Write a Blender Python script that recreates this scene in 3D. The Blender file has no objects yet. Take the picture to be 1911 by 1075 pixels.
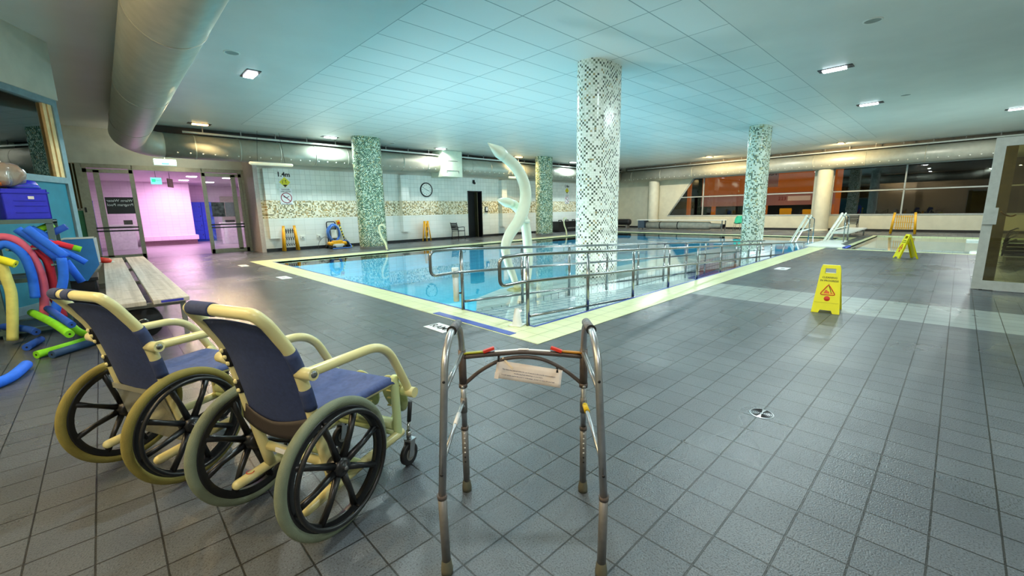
import bpy, bmesh, math, random
from mathutils import Vector, Matrix
random.seed(7)
PI = math.pi
SC = bpy.context.scene
COL = SC.collection

# ------------------------------------------------------------------ materials
def lin(c):
    if isinstance(c, str):
        c = c.lstrip('#'); c = [int(c[i:i+2], 16) / 255 for i in (0, 2, 4)]
    return tuple((x / 12.92 if x <= .04045 else ((x + .055) / 1.055) ** 2.4) for x in c) + (1.0,)

def new_mat(name):
    m = bpy.data.materials.new(name); m.use_nodes = True
    nt = m.node_tree; nt.nodes.clear()
    out = nt.nodes.new('ShaderNodeOutputMaterial')
    return m, nt, out

def nd(nt, t, ins=None, **kw):
    n = nt.nodes.new(t)
    for k, v in kw.items(): setattr(n, k, v)
    for k, v in (ins or {}).items():
        if hasattr(v, 'is_output') or isinstance(v, bpy.types.NodeSocket): nt.links.new(v, n.inputs[k])
        else: n.inputs[k].default_value = v
    return n

def ramp(nt, fac, stops, const=False):
    r = nd(nt, 'ShaderNodeValToRGB', {'Fac': fac})
    cr = r.color_ramp
    if const: cr.interpolation = 'CONSTANT'
    while len(cr.elements) < len(stops): cr.elements.new(.5)
    for e, (p, c) in zip(cr.elements, stops): e.position = p; e.color = c
    return r.outputs['Color']

def mixc(nt, fac, a, b, mode='MIX'):
    n = nd(nt, 'ShaderNodeMix', data_type='RGBA', blend_type=mode)
    for i, v in ((0, fac), (6, a), (7, b)):
        if isinstance(v, bpy.types.NodeSocket): nt.links.new(v, n.inputs[i])
        else: n.inputs[i].default_value = v
    return n.outputs[2]

def math_(nt, op, a, b=0.0, c=0.0):
    n = nd(nt, 'ShaderNodeMath', operation=op)
    for i, v in enumerate((a, b, c)):
        if isinstance(v, bpy.types.NodeSocket): nt.links.new(v, n.inputs[i])
        else: n.inputs[i].default_value = v
    return n.outputs[0]

def mat(name, col, rough=.5, metal=0.0, var=.06, scale=12.0, bump=0.0, bscale=200.0, spec=.5, coat=0.0, emit=None, estr=0.0):
    m, nt, out = new_mat(name)
    tc = nd(nt, 'ShaderNodeTexCoord')
    b = nd(nt, 'ShaderNodeBsdfPrincipled', {'Roughness': rough, 'Metallic': metal, 'Specular IOR Level': spec, 'Coat Weight': coat})
    base = lin(col)
    if var > 0:
        nz = nd(nt, 'ShaderNodeTexNoise', {'Vector': tc.outputs['Object'], 'Scale': scale, 'Detail': 4.0})
        dark = tuple(x * (1 - var * 2) for x in base[:3]) + (1,)
        lite = tuple(min(1, x * (1 + var)) for x in base[:3]) + (1,)
        c = ramp(nt, nz.outputs['Fac'], [(.3, dark), (.7, lite)])
        nt.links.new(c, b.inputs['Base Color'])
    else: b.inputs['Base Color'].default_value = base
    if bump > 0:
        nb = nd(nt, 'ShaderNodeTexNoise', {'Vector': tc.outputs['Object'], 'Scale': bscale, 'Detail': 3.0})
        bp = nd(nt, 'ShaderNodeBump', {'Height': nb.outputs['Fac'], 'Strength': bump, 'Distance': .004})
        nt.links.new(bp.outputs['Normal'], b.inputs['Normal'])
    if emit:
        b.inputs['Emission Color'].default_value = lin(emit); b.inputs['Emission Strength'].default_value = estr
    nt.links.new(b.outputs[0], out.inputs[0])
    return m

def emit_mat(name, col, s):
    return mat(name, col, .4, var=.02, emit=col, estr=s)

def glass_mat(name, tint='#eef5f2', refl=1.0, rough=.0, alpha=0.0, body='#888888'):
    """thin pane: transparent + fresnel reflection (+ a little body colour)"""
    m, nt, out = new_mat(name)
    tr = nd(nt, 'ShaderNodeBsdfTransparent', {'Color': lin(tint)})
    gl = nd(nt, 'ShaderNodeBsdfGlossy', {'Color': (1, 1, 1, 1), 'Roughness': rough})
    fr = nd(nt, 'ShaderNodeFresnel', {'IOR': 1.5})
    f = math_(nt, 'MULTIPLY', fr.outputs[0], refl)
    base = tr.outputs[0]
    if alpha > 0:
        df = nd(nt, 'ShaderNodeBsdfDiffuse', {'Color': lin(body)})
        mx = nd(nt, 'ShaderNodeMixShader', {0: alpha, 1: base, 2: df.outputs[0]}); base = mx.outputs[0]
    mx = nd(nt, 'ShaderNodeMixShader', {0: f, 1: base, 2: gl.outputs[0]})
    nt.links.new(mx.outputs[0], out.inputs[0])
    return m

def axes_vec(nt, axes):
    g = nd(nt, 'ShaderNodeNewGeometry')
    s = nd(nt, 'ShaderNodeSeparateXYZ', {0: g.outputs['Position']})
    c = nd(nt, 'ShaderNodeCombineXYZ', {0: s.outputs[axes[0]], 1: s.outputs[axes[1]], 2: 0.0})
    return c.outputs[0], s

def brick(nt, vec, w, h, mortar, c1, c2, cm, off=0.0, smooth=.1):
    n = nd(nt, 'ShaderNodeTexBrick', {'Vector': vec, 'Color1': lin(c1), 'Color2': lin(c2), 'Mortar': lin(cm), 'Scale': 1.0,
        'Mortar Size': mortar, 'Mortar Smooth': smooth, 'Bias': 0.0, 'Brick Width': w, 'Row Height': h})
    n.offset = off; n.squash = 1.0
    return n

def mosaic_color(nt, vec2, size, cols, light=None, loose=.86):
    """random mosaic tesserae on a 2D vector; cols = [(threshold, colour)]"""
    sc = nd(nt, 'ShaderNodeVectorMath', {0: vec2, 1: (1 / size, 1 / size, 1)}, operation='MULTIPLY')
    fl = nd(nt, 'ShaderNodeVectorMath', {0: sc.outputs[0]}, operation='FLOOR')
    wn = nd(nt, 'ShaderNodeTexWhiteNoise', {'Vector': fl.outputs[0]}, noise_dimensions='3D')
    c = ramp(nt, wn.outputs['Value'], [(p, lin(k)) for p, k in cols], True)
    if light:
        q = nd(nt, 'ShaderNodeSeparateXYZ', {0: fl.outputs[0]})
        par = math_(nt, 'ABSOLUTE', math_(nt, 'MODULO', math_(nt, 'ADD', q.outputs[0], q.outputs[1]), 2.0))
        keep = math_(nt, 'MAXIMUM', math_(nt, 'GREATER_THAN', par, .5), math_(nt, 'GREATER_THAN', wn.outputs['Color'], loose))
        c = mixc(nt, keep, lin(light), c)
    fr = nd(nt, 'ShaderNodeVectorMath', {0: sc.outputs[0]}, operation='FRACTION')
    s = nd(nt, 'ShaderNodeSeparateXYZ', {0: fr.outputs[0]})
    ed = None
    for k in (0, 1):
        a = math_(nt, 'ABSOLUTE', math_(nt, 'SUBTRACT', s.outputs[k], .5))
        g = math_(nt, 'GREATER_THAN', a, .45)
        ed = g if ed is None else math_(nt, 'MAXIMUM', ed, g)
    return c, ed

def mosaic_mat(name, size, cols, grout, rough=.25, light=None, loose=.86):
    m, nt, out = new_mat(name)
    uv = nd(nt, 'ShaderNodeUVMap')
    c, ed = mosaic_color(nt, uv.outputs[0], size, cols, light, loose)
    col = mixc(nt, ed, c, lin(grout))
    b = nd(nt, 'ShaderNodeBsdfPrincipled', {'Base Color': col, 'Roughness': rough})
    bp = nd(nt, 'ShaderNodeBump', {'Height': math_(nt, 'SUBTRACT', 1.0, ed), 'Strength': .3, 'Distance': .003})
    nt.links.new(bp.outputs[0], b.inputs['Normal'])
    nt.links.new(b.outputs[0], out.inputs[0])
    return m

def tile_mat(name, axes, w, h, mortar, c1, c2, cm, rough=.3, off=0.0, bump=.4):
    m, nt, out = new_mat(name)
    v, s = axes_vec(nt, axes)
    bk = brick(nt, v, w, h, mortar, c1, c2, cm, off)
    b = nd(nt, 'ShaderNodeBsdfPrincipled', {'Base Color': bk.outputs['Color'], 'Roughness': rough})
    bp = nd(nt, 'ShaderNodeBump', {'Height': math_(nt, 'SUBTRACT', 1.0, bk.outputs['Fac']), 'Strength': bump, 'Distance': .003})
    nt.links.new(bp.outputs[0], b.inputs['Normal'])
    nt.links.new(b.outputs[0], out.inputs[0])
    return m

def floor_mat():
    m, nt, out = new_mat('wet_grey_deck_tiles')
    v, s = axes_vec(nt, 'XY')
    off = nd(nt, 'ShaderNodeVectorMath', {0: v, 1: (-.005, .071, 0)}, operation='ADD')
    bk = brick(nt, off.outputs[0], .215, .215, .0045, '#5f6469', '#565b60', '#2a2a29', 0.0, .3)
    v3 = nd(nt, 'ShaderNodeNewGeometry').outputs['Position']
    sp = nd(nt, 'ShaderNodeTexNoise', {'Vector': v3, 'Scale': 140.0, 'Detail': 2.0})
    spk = ramp(nt, sp.outputs['Fac'], [(.32, (.42, .42, .42, 1)), (.5, (1, 1, 1, 1)), (.66, (1.0, 1.0, 1.0, 1)), (.74, (1.7, 1.75, 1.75, 1))])
    col = mixc(nt, 1.0, bk.outputs['Color'], spk, 'MULTIPLY')
    big = nd(nt, 'ShaderNodeTexNoise', {'Vector': v3, 'Scale': .9, 'Detail': 5.0, 'Roughness': .6})
    bigc = ramp(nt, big.outputs['Fac'], [(.3, (.72, .72, .74, 1)), (.7, (1.08, 1.08, 1.06, 1))])
    col = mixc(nt, 1.0, col, bigc, 'MULTIPLY')
    # pale band of tiles across the deck
    bl = brick(nt, off.outputs[0], .215, .215, .005, '#969e9a', '#8d9591', '#4d4d49', 0.0, .25)
    fx = math_(nt, 'MULTIPLY', math_(nt, 'GREATER_THAN', s.outputs[0], 6.885), math_(nt, 'LESS_THAN', s.outputs[0], 8.175))
    fy = math_(nt, 'LESS_THAN', s.outputs[1], 3.0)
    blc = mixc(nt, 1.0, bl.outputs['Color'], bigc, 'MULTIPLY')
    col = mixc(nt, math_(nt, 'MULTIPLY', fx, fy), col, blc)
    wet = nd(nt, 'ShaderNodeTexNoise', {'Vector': v3, 'Scale': .8, 'Detail': 3.0, 'Roughness': .5, 'Distortion': .2})
    gx = math_(nt, 'MULTIPLY', nd(nt, 'ShaderNodeMapRange', {'Value': s.outputs[0], 1: 3.4, 2: 2.2}).outputs[0], nd(nt, 'ShaderNodeMapRange', {'Value': s.outputs[1], 1: 3.6, 2: 5.5}).outputs[0])
    wv = math_(nt, 'SUBTRACT', wet.outputs['Fac'], math_(nt, 'MULTIPLY', gx, .2))
    rg = ramp(nt, wv, [(.28, (.20, .20, .20, 1)), (.70, (.44, .44, .44, 1))])
    b = nd(nt, 'ShaderNodeBsdfPrincipled', {'Base Color': col, 'Roughness': rg, 'Specular IOR Level': .55})
    h = math_(nt, 'ADD', math_(nt, 'MULTIPLY', math_(nt, 'SUBTRACT', 1.0, bk.outputs['Fac']), 1.0), math_(nt, 'MULTIPLY', sp.outputs['Fac'], .9))
    bp = nd(nt, 'ShaderNodeBump', {'Height': h, 'Strength': .55, 'Distance': .004})
    nt.links.new(bp.outputs[0], b.inputs['Normal'])
    nt.links.new(b.outputs[0], out.inputs[0])
    return m

def wall_tile_mat(axes='XZ'):
    m, nt, out = new_mat('white_wall_tile_with_mosaic_band_' + axes.lower())
    v, s = axes_vec(nt, axes)
    bk = brick(nt, v, .2, .2, .004, '#e2e6df', '#d6dcd5', '#a9aea5')
    bk2 = brick(nt, v, .4, .2, .0035, '#e6e8e2', '#dfe3dc', '#c3c7be')
    z = s.outputs[2]
    up = math_(nt, 'GREATER_THAN', z, 1.6)
    c = mixc(nt, up, bk2.outputs['Color'], bk.outputs['Color'])
    mo, ed = mosaic_color(nt, v, .05, [(0, '#efe9d2'), (.42, '#cfc39c'), (.62, '#8d8359'), (.78, '#6b6544'), (.9, '#b39350')])
    mo = mixc(nt, ed, mo, lin('#d6cfb4'))
    band = math_(nt, 'MULTIPLY', math_(nt, 'GREATER_THAN', z, 1.285), math_(nt, 'LESS_THAN', z, 1.975))
    c = mixc(nt, band, c, mo)
    sk = math_(nt, 'LESS_THAN', z, .13)
    c = mixc(nt, sk, c, lin('#26272a'))
    pl = math_(nt, 'GREATER_THAN', z, 3.2)
    c = mixc(nt, pl, c, lin('#b9b7a8'))
    b = nd(nt, 'ShaderNodeBsdfPrincipled', {'Base Color': c, 'Roughness': .25})
    nt.links.new(b.outputs[0], out.inputs[0])
    return m

def ceiling_mat():
    m, nt, out = new_mat('white_plaster_and_tile_ceiling')
    v, s = axes_vec(nt, 'XY')
    off = nd(nt, 'ShaderNodeVectorMath', {0: v, 1: (-3.74 + 1.37 * 10, -2.96 + .682 * 10, 0)}, operation='ADD')
    bk = brick(nt, off.outputs[0], 1.37, .682, .011, '#e2e5e0', '#dde1dc', '#94a09c', 0.0, .3)
    X, Y = s.outputs[0], s.outputs[1]
    inn = None
    for a, op, k in ((X, 'GREATER_THAN', 3.735), (X, 'LESS_THAN', 25.67), (Y, 'GREATER_THAN', 2.955), (Y, 'LESS_THAN', 16.6)):
        g = math_(nt, op, a, k); inn = g if inn is None else math_(nt, 'MULTIPLY', inn, g)
    gm = nd(nt, 'ShaderNodeNewGeometry').outputs['Position']
    nz = nd(nt, 'ShaderNodeTexNoise', {'Vector': gm, 'Scale': .8, 'Detail': 5.0})
    pc = ramp(nt, nz.outputs['Fac'], [(.3, lin('#d2d5cf')), (.7, lin('#dde0da'))])
    c = mixc(nt, inn, pc, bk.outputs['Color'])
    b = nd(nt, 'ShaderNodeBsdfPrincipled', {'Base Color': c, 'Roughness': .38, 'Specular IOR Level': .35})
    nt.links.new(b.outputs[0], out.inputs[0])
    return m

def water_mat(name, tint, bump=.05):
    m, nt, out = new_mat(name)
    g = nd(nt, 'ShaderNodeNewGeometry')
    n1 = nd(nt, 'ShaderNodeTexNoise', {'Vector': g.outputs['Position'], 'Scale': 2.2, 'Detail': 2.0})
    bp = nd(nt, 'ShaderNodeBump', {'Height': n1.outputs['Fac'], 'Strength': bump, 'Distance': .05})
    tr = nd(nt, 'ShaderNodeBsdfTransparent', {'Color': lin(tint)})
    gl = nd(nt, 'ShaderNodeBsdfGlossy', {'Color': (1, 1, 1, 1), 'Roughness': .015, 'Normal': bp.outputs[0]})
    fr = nd(nt, 'ShaderNodeFresnel', {'IOR': 1.33, 'Normal': bp.outputs[0]})
    mx = nd(nt, 'ShaderNodeMixShader', {0: fr.outputs[0], 1: tr.outputs[0], 2: gl.outputs[0]})
    nt.links.new(mx.outputs[0], out.inputs[0])
    return m

def stripe_mat(name, a, b, freq, ang=0.0):
    m, nt, out = new_mat(name)
    tc = nd(nt, 'ShaderNodeTexCoord')
    mp = nd(nt, 'ShaderNodeMapping', {'Vector': tc.outputs['Object'], 'Rotation': (0, ang, 0)})
    s = nd(nt, 'ShaderNodeSeparateXYZ', {0: mp.outputs[0]})
    f = math_(nt, 'FRACT', math_(nt, 'MULTIPLY', s.outputs[2], freq))
    c = mixc(nt, math_(nt, 'GREATER_THAN', f, .5), lin(a), lin(b))
    bs = nd(nt, 'ShaderNodeBsdfPrincipled', {'Base Color': c, 'Roughness': .5})
    nt.links.new(bs.outputs[0], out.inputs[0])
    return m

def bench_mat():
    m, nt, out = new_mat('weathered_bench_slat')
    tc = nd(nt, 'ShaderNodeTexCoord'); mp = nd(nt, 'ShaderNodeMapping', {'Vector': tc.outputs['Object'], 'Scale': (26, .5, 1)})
    n1 = nd(nt, 'ShaderNodeTexNoise', {'Vector': mp.outputs[0], 'Scale': 1.0, 'Detail': 3.0})
    n2 = nd(nt, 'ShaderNodeTexNoise', {'Vector': tc.outputs['Object'], 'Scale': 9.0, 'Detail': 5.0})
    c1 = ramp(nt, n1.outputs['Fac'], [(.3, lin('#aaa69c')), (.5, lin('#c0bcb2')), (.7, lin('#d0ccc4'))])
    c2 = ramp(nt, n2.outputs['Fac'], [(.3, (.72, .72, .74, 1)), (.5, (1, 1, 1, 1))])
    bs = nd(nt, 'ShaderNodeBsdfPrincipled', {'Base Color': mixc(nt, 1.0, c1, c2, 'MULTIPLY'), 'Roughness': .5})
    nt.links.new(bs.outputs[0], out.inputs[0]); return m
M = {}
M['floor'] = floor_mat()
M['corr_floor'] = tile_mat('corridor_floor', 'XY', .3, .3, .004, '#9a8f98', '#938891', '#7d737c', .35)
M['coping'] = tile_mat('pale_coping_tile', 'XY', .245, .245, .004, '#e4e8b8', '#dde2b0', '#a9ad82', .3)
M['pool'] = tile_mat('cyan_pool_tile', 'XY', .3, .3, .006, '#52c6e0', '#49bfdb', '#3ba9c8', .4)
M['pool_side'] = tile_mat('cyan_pool_side_tile', 'XZ', .3, .15, .006, '#4fbcdc', '#47b4d5', '#3898bb', .4)
M['ramp'] = tile_mat('pale_ramp_tile', 'XY', .3, .15, .011, '#fbfdfb', '#f6faf8', '#5a9aac', .35)
M['ledge'] = tile_mat('pale_ledge_tile', 'XY', .3, .3, .006, '#f3f6ee', '#edf3ea', '#a8c6c2', .35)
M['ledge_lip'] = tile_mat('ledge_lip_tile', 'XZ', .2, .3, .008, '#e3efe9', '#dcebe6', '#4a6e6e', .35)
M['blue_tile'] = mat('deep_blue_tile', '#2340a8', .3, var=.08, scale=30)
M['pool2'] = tile_mat('pale_spa_tile', 'XY', .3, .3, .008, '#eefaf8', '#e6f6f4', '#94bcc0', .35)
M['water'] = water_mat('pool_water', '#f4fdfe', .03)
M['water2'] = water_mat('spa_water', '#f2fcfc', .02)
M['wall_xz'] = wall_tile_mat('XZ')
M['wall_yz'] = wall_tile_mat('YZ')
M['ceiling'] = ceiling_mat()
M['plaster'] = mat('grey_plaster', '#d4d1c0', .7, var=.05, scale=3)
M['cream_wall'] = mat('cream_render_wall', '#cfcdb6', .7, var=.04, scale=3)
M['dark_skirt'] = mat('dark_skirting', '#25221f', .4)
M['mosaic_w'] = mosaic_mat('white_dark_mosaic', .043, [(0, '#f2f5ea'), (.22, '#d9dfcf'), (.44, '#69725f'), (.66, '#474f44'), (.84, '#a3946a'), (.92, '#c4cbb9')], '#d8ddd0', light='#f4f6ec', loose=.9)
M['mosaic_g'] = mosaic_mat('green_white_mosaic', .043, [(0, '#dfe6d2'), (.2, '#3d5f49'), (.6, '#63846a'), (.8, '#b3a56c'), (.92, '#27402f')], '#a3b29b', light='#b7c5a6', loose=.55)
M['mosaic_m'] = mosaic_mat('pale_speckled_mosaic', .05, [(0, '#e6ecdc'), (.5, '#c3ccb6'), (.66, '#6f806c'), (.8, '#4a5a4b'), (.9, '#b4a878')], '#bcc6b2')
M['duct'] = mat('painted_grey_duct', '#b4b5a6', .42, metal=.25, var=.05, scale=5)
M['duct_seam'] = mat('duct_seam_grey', '#85867a', .5, metal=.2)
M['white_paint'] = mat('white_paint', '#e4e7df', .4, var=.03)
M['cream_plastic'] = mat('cream_plastic', '#dfe8d2', .35, var=.03, scale=6)
M['chrome'] = mat('polished_steel', '#979a99', .2, metal=1.0, var=.04)
M['chrome_white'] = mat('white_coated_steel', '#e9e6d6', .25, var=.03)
M['alu'] = mat('brushed_aluminium', '#b2b5b8', .34, metal=.9, var=.05, scale=40)
M['alu_dark'] = mat('dull_grey_tube', '#7b7a78', .45, metal=.55, var=.05, scale=40)
M['brown_tube'] = mat('brown_grey_tube', '#5e5450', .4, metal=.3, var=.05, scale=40)
M['rubber'] = mat('grey_rubber', '#5d5c4c', .8, bump=.3)
M['black_rubber'] = mat('black_rubber', '#151516', .6, bump=.2)
M['black_plastic'] = mat('black_plastic', '#17181a', .35, var=.05)
M['black_metal'] = mat('black_metal', '#1f2023', .4, metal=.3)
M['grip'] = mat('mottled_grip', '#75757a', .6, var=.3, scale=90, bump=.4)
M['tube_cream'] = mat('cream_powder_coat', '#ded69a', .28, var=.03, scale=6, coat=.3)
M['tube_green'] = mat('pale_green_tube', '#c9dba0', .3, var=.03, scale=6, coat=.3)
M['navy'] = mat('navy_fabric', '#2d3c66', .75, var=.1, scale=60, bump=.4, bscale=700)
M['navy_seat'] = mat('blue_seat_fabric', '#46578c', .7, var=.1, scale=40, bump=.4, bscale=700)
M['tyre_green'] = mat('grey_green_tyre', '#76806a', .75, bump=.6, bscale=300)
M['tyre_warm_lit'] = mat('warm_lit_tyre', '#857b3a', .75, bump=.6, bscale=300)  # yellower than the other tyre: warm light painted into the colour
M['foot_green'] = mat('pale_green_footplate', '#b9c48f', .4, var=.1, scale=30)
M['pan'] = glass_mat('clear_rear_panel', '#d8d8cc', 1.2, .15, .45, '#b9b9a5')
M['yellow_sign'] = mat('yellow_sign_plastic', '#ece000', .35, var=.03, scale=6)
M['barrier_yellow'] = mat('barrier_yellow', '#f0ae10', .4, var=.04)
M['ink'] = mat('black_ink', '#161616', .6, var=0)
M['ink_red'] = mat('red_ink', '#cf3312', .5, var=0)
M['ink_orange'] = mat('orange_ink', '#e0611a', .5, var=0)
M['paper'] = mat('white_paper', '#e6dcd4', .6, var=.04, scale=15)
M['ink_purple'] = mat('navy_ink', '#2c2753', .6, var=0)
M['red_plastic'] = mat('red_plastic', '#dc3b2b', .35)
M['lime_tape'] = mat('lime_tape', '#a9a520', .5)
M['amber_tape'] = mat('amber_tape', '#c5851f', .5)
M['yellow_tape'] = mat('yellow_tape', '#eec800', .5)
M['white_label'] = mat('white_label', '#e8eaea', .5)
M['bench'] = bench_mat()
M['steel_grey'] = mat('grey_steel', '#8b8a84', .45, metal=.4)
M['frame_bronze'] = mat('bronze_grey_frame', '#a9a48e', .45, metal=.3)
M['frame_blue'] = mat('grey_blue_frame', '#7f9aa2', .5)
M['teal_panel'] = mat('teal_panel', '#2b7f95', .45, var=.06, scale=5)
M['cream_frame'] = mat('warm_cream_frame', '#f0cf95', .5)
M['green_panel'] = mat('green_panel', '#2f7a4c', .5)
M['glass'] = glass_mat('clear_glass', '#e6efe9', 1.0)
M['glass_office'] = glass_mat('office_glass', '#c9c6b0', 1.3)
M['glass_dark'] = glass_mat('window_glass', '#cfcac6', 1.3)
M['glass_brown'] = glass_mat('tinted_screen_glass', '#c9c6a2', 1.5)
M['frame_white'] = mat('pale_grey_frame', '#b9bcb6', .45)
M['frame_grey2'] = mat('window_frame_grey', '#aab0ac', .45)
M['rack'] = mat('grey_green_steel', '#4d6a68', .5, var=.1)
M['blue_plastic'] = mat('royal_blue_crate', '#2a2ed2', .4, var=.06)
M['foam_blue'] = mat('blue_foam', '#1f6df0', .75, bump=.3, bscale=150)
M['foam_dkblue'] = mat('dark_blue_foam', '#1a4fb4', .75, bump=.3, bscale=150)
M['foam_navy'] = mat('navy_foam', '#24466f', .75, bump=.3, bscale=150)
M['foam_pink'] = mat('pink_foam', '#d4607c', .75, bump=.3, bscale=150)
M['foam_red'] = mat('crimson_foam', '#b0203a', .75, bump=.3, bscale=150)
M['foam_scarlet'] = mat('scarlet_foam', '#e8283a', .75, bump=.3, bscale=150)
M['foam_lime'] = mat('lime_foam', '#7fd31d', .75, bump=.3, bscale=150)
M['foam_yellow'] = mat('yellow_foam', '#e6e52c', .75, bump=.3, bscale=150)
M['foam_cream'] = mat('pale_yellow_foam', '#d9d77c', .75, bump=.3, bscale=150)
M['foam_beige'] = mat('peach_foam', '#d9a183', .8, bump=.3, bscale=150)
M['foam_orange'] = mat('orange_foam', '#ef7c33', .7)
M['clear_bag'] = glass_mat('clear_plastic_bag', '#e2e2da', 2.0, .2, .35, '#cfc7bd')
M['board_blue'] = mat('blue_foam_board', '#2f7fc6', .6, var=.12, scale=4)
M['tub'] = mat('black_tub', '#1c1c22', .5)
M['locker'] = mat('blue_locker', '#2f55e8', .4)
M['pink_wall'] = tile_mat('pink_lit_corridor_tile', 'XZ', .3, .15, .004, '#ead9e6', '#e6d4e2', '#cdb9ca', .4)
M['corr_ceil'] = mat('corridor_ceiling', '#ddd0da', .6)
M['counter'] = mat('white_counter', '#efe8ee', .4)
M['exit_green'] = emit_mat('exit_sign_green', '#25c98d', 1.6)
M['lens'] = emit_mat('light_lens_cool', '#eef6ff', 9.0)
M['lens_warm'] = emit_mat('light_lens_warm', '#ffcf83', 9.0)
M['lens_pink'] = emit_mat('light_lens_pink', '#ffe6fb', 10.0)
M['speaker'] = mat('speaker_grille', '#8f968f', .6)
M['dark_recess'] = mat('dark_recess', '#0a0a0a', .8)
M['orange_board_glow'] = mat('orange_hoarding_glow', '#c8782c', .7, var=.15, scale=1.5, emit='#b8651f', estr=1.0)  # emission stands in for orange light falling on the hoarding
M['pink_board_glow'] = mat('pink_banner_glow', '#b98a80', .7, var=.1, scale=1.2, emit='#9a6a5e', estr=.9)  # glow put into the banner in place of outside light
M['yellow_box_glow'] = mat('yellow_box_glow', '#e0a012', .6, emit='#d09408', estr=1.2)  # boxes glow in place of light falling on them
M['night'] = mat('night_ground', '#14130f', .9)
M['night_wall'] = mat('night_wall', '#2a2724', .9, var=.3, scale=1.0)
M['timber'] = mat('brown_timber', '#7c6a35', .6, var=.2, scale=14)
M['seafoam'] = mat('seafoam_plastic', '#2fb08c', .4)
M['hose_blue'] = mat('blue_hose', '#4a7fd2', .4)
M['hazard'] = stripe_mat('yellow_black_hazard', '#e6d425', '#1a1a18', 9.0, .7)
M['cloth'] = mat('grey_cover_cloth', '#b7b0a0', .8, var=.1, scale=5, bump=.4, bscale=30)
M['ladder'] = mat('cream_pipe', '#d9d3ae', .35)
M['black_sign'] = mat('black_sign_plate', '#2a2628', .4)
M['sign_yellow'] = mat('sign_yellow', '#d9cf1c', .5)
M['clock_face'] = mat('clock_face', '#eef2ea', .4)
M['sticker_blue'] = mat('blue_sticker', '#3a3fb4', .4)
M['pvc'] = mat('white_pvc', '#dfe6e2', .4)

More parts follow.
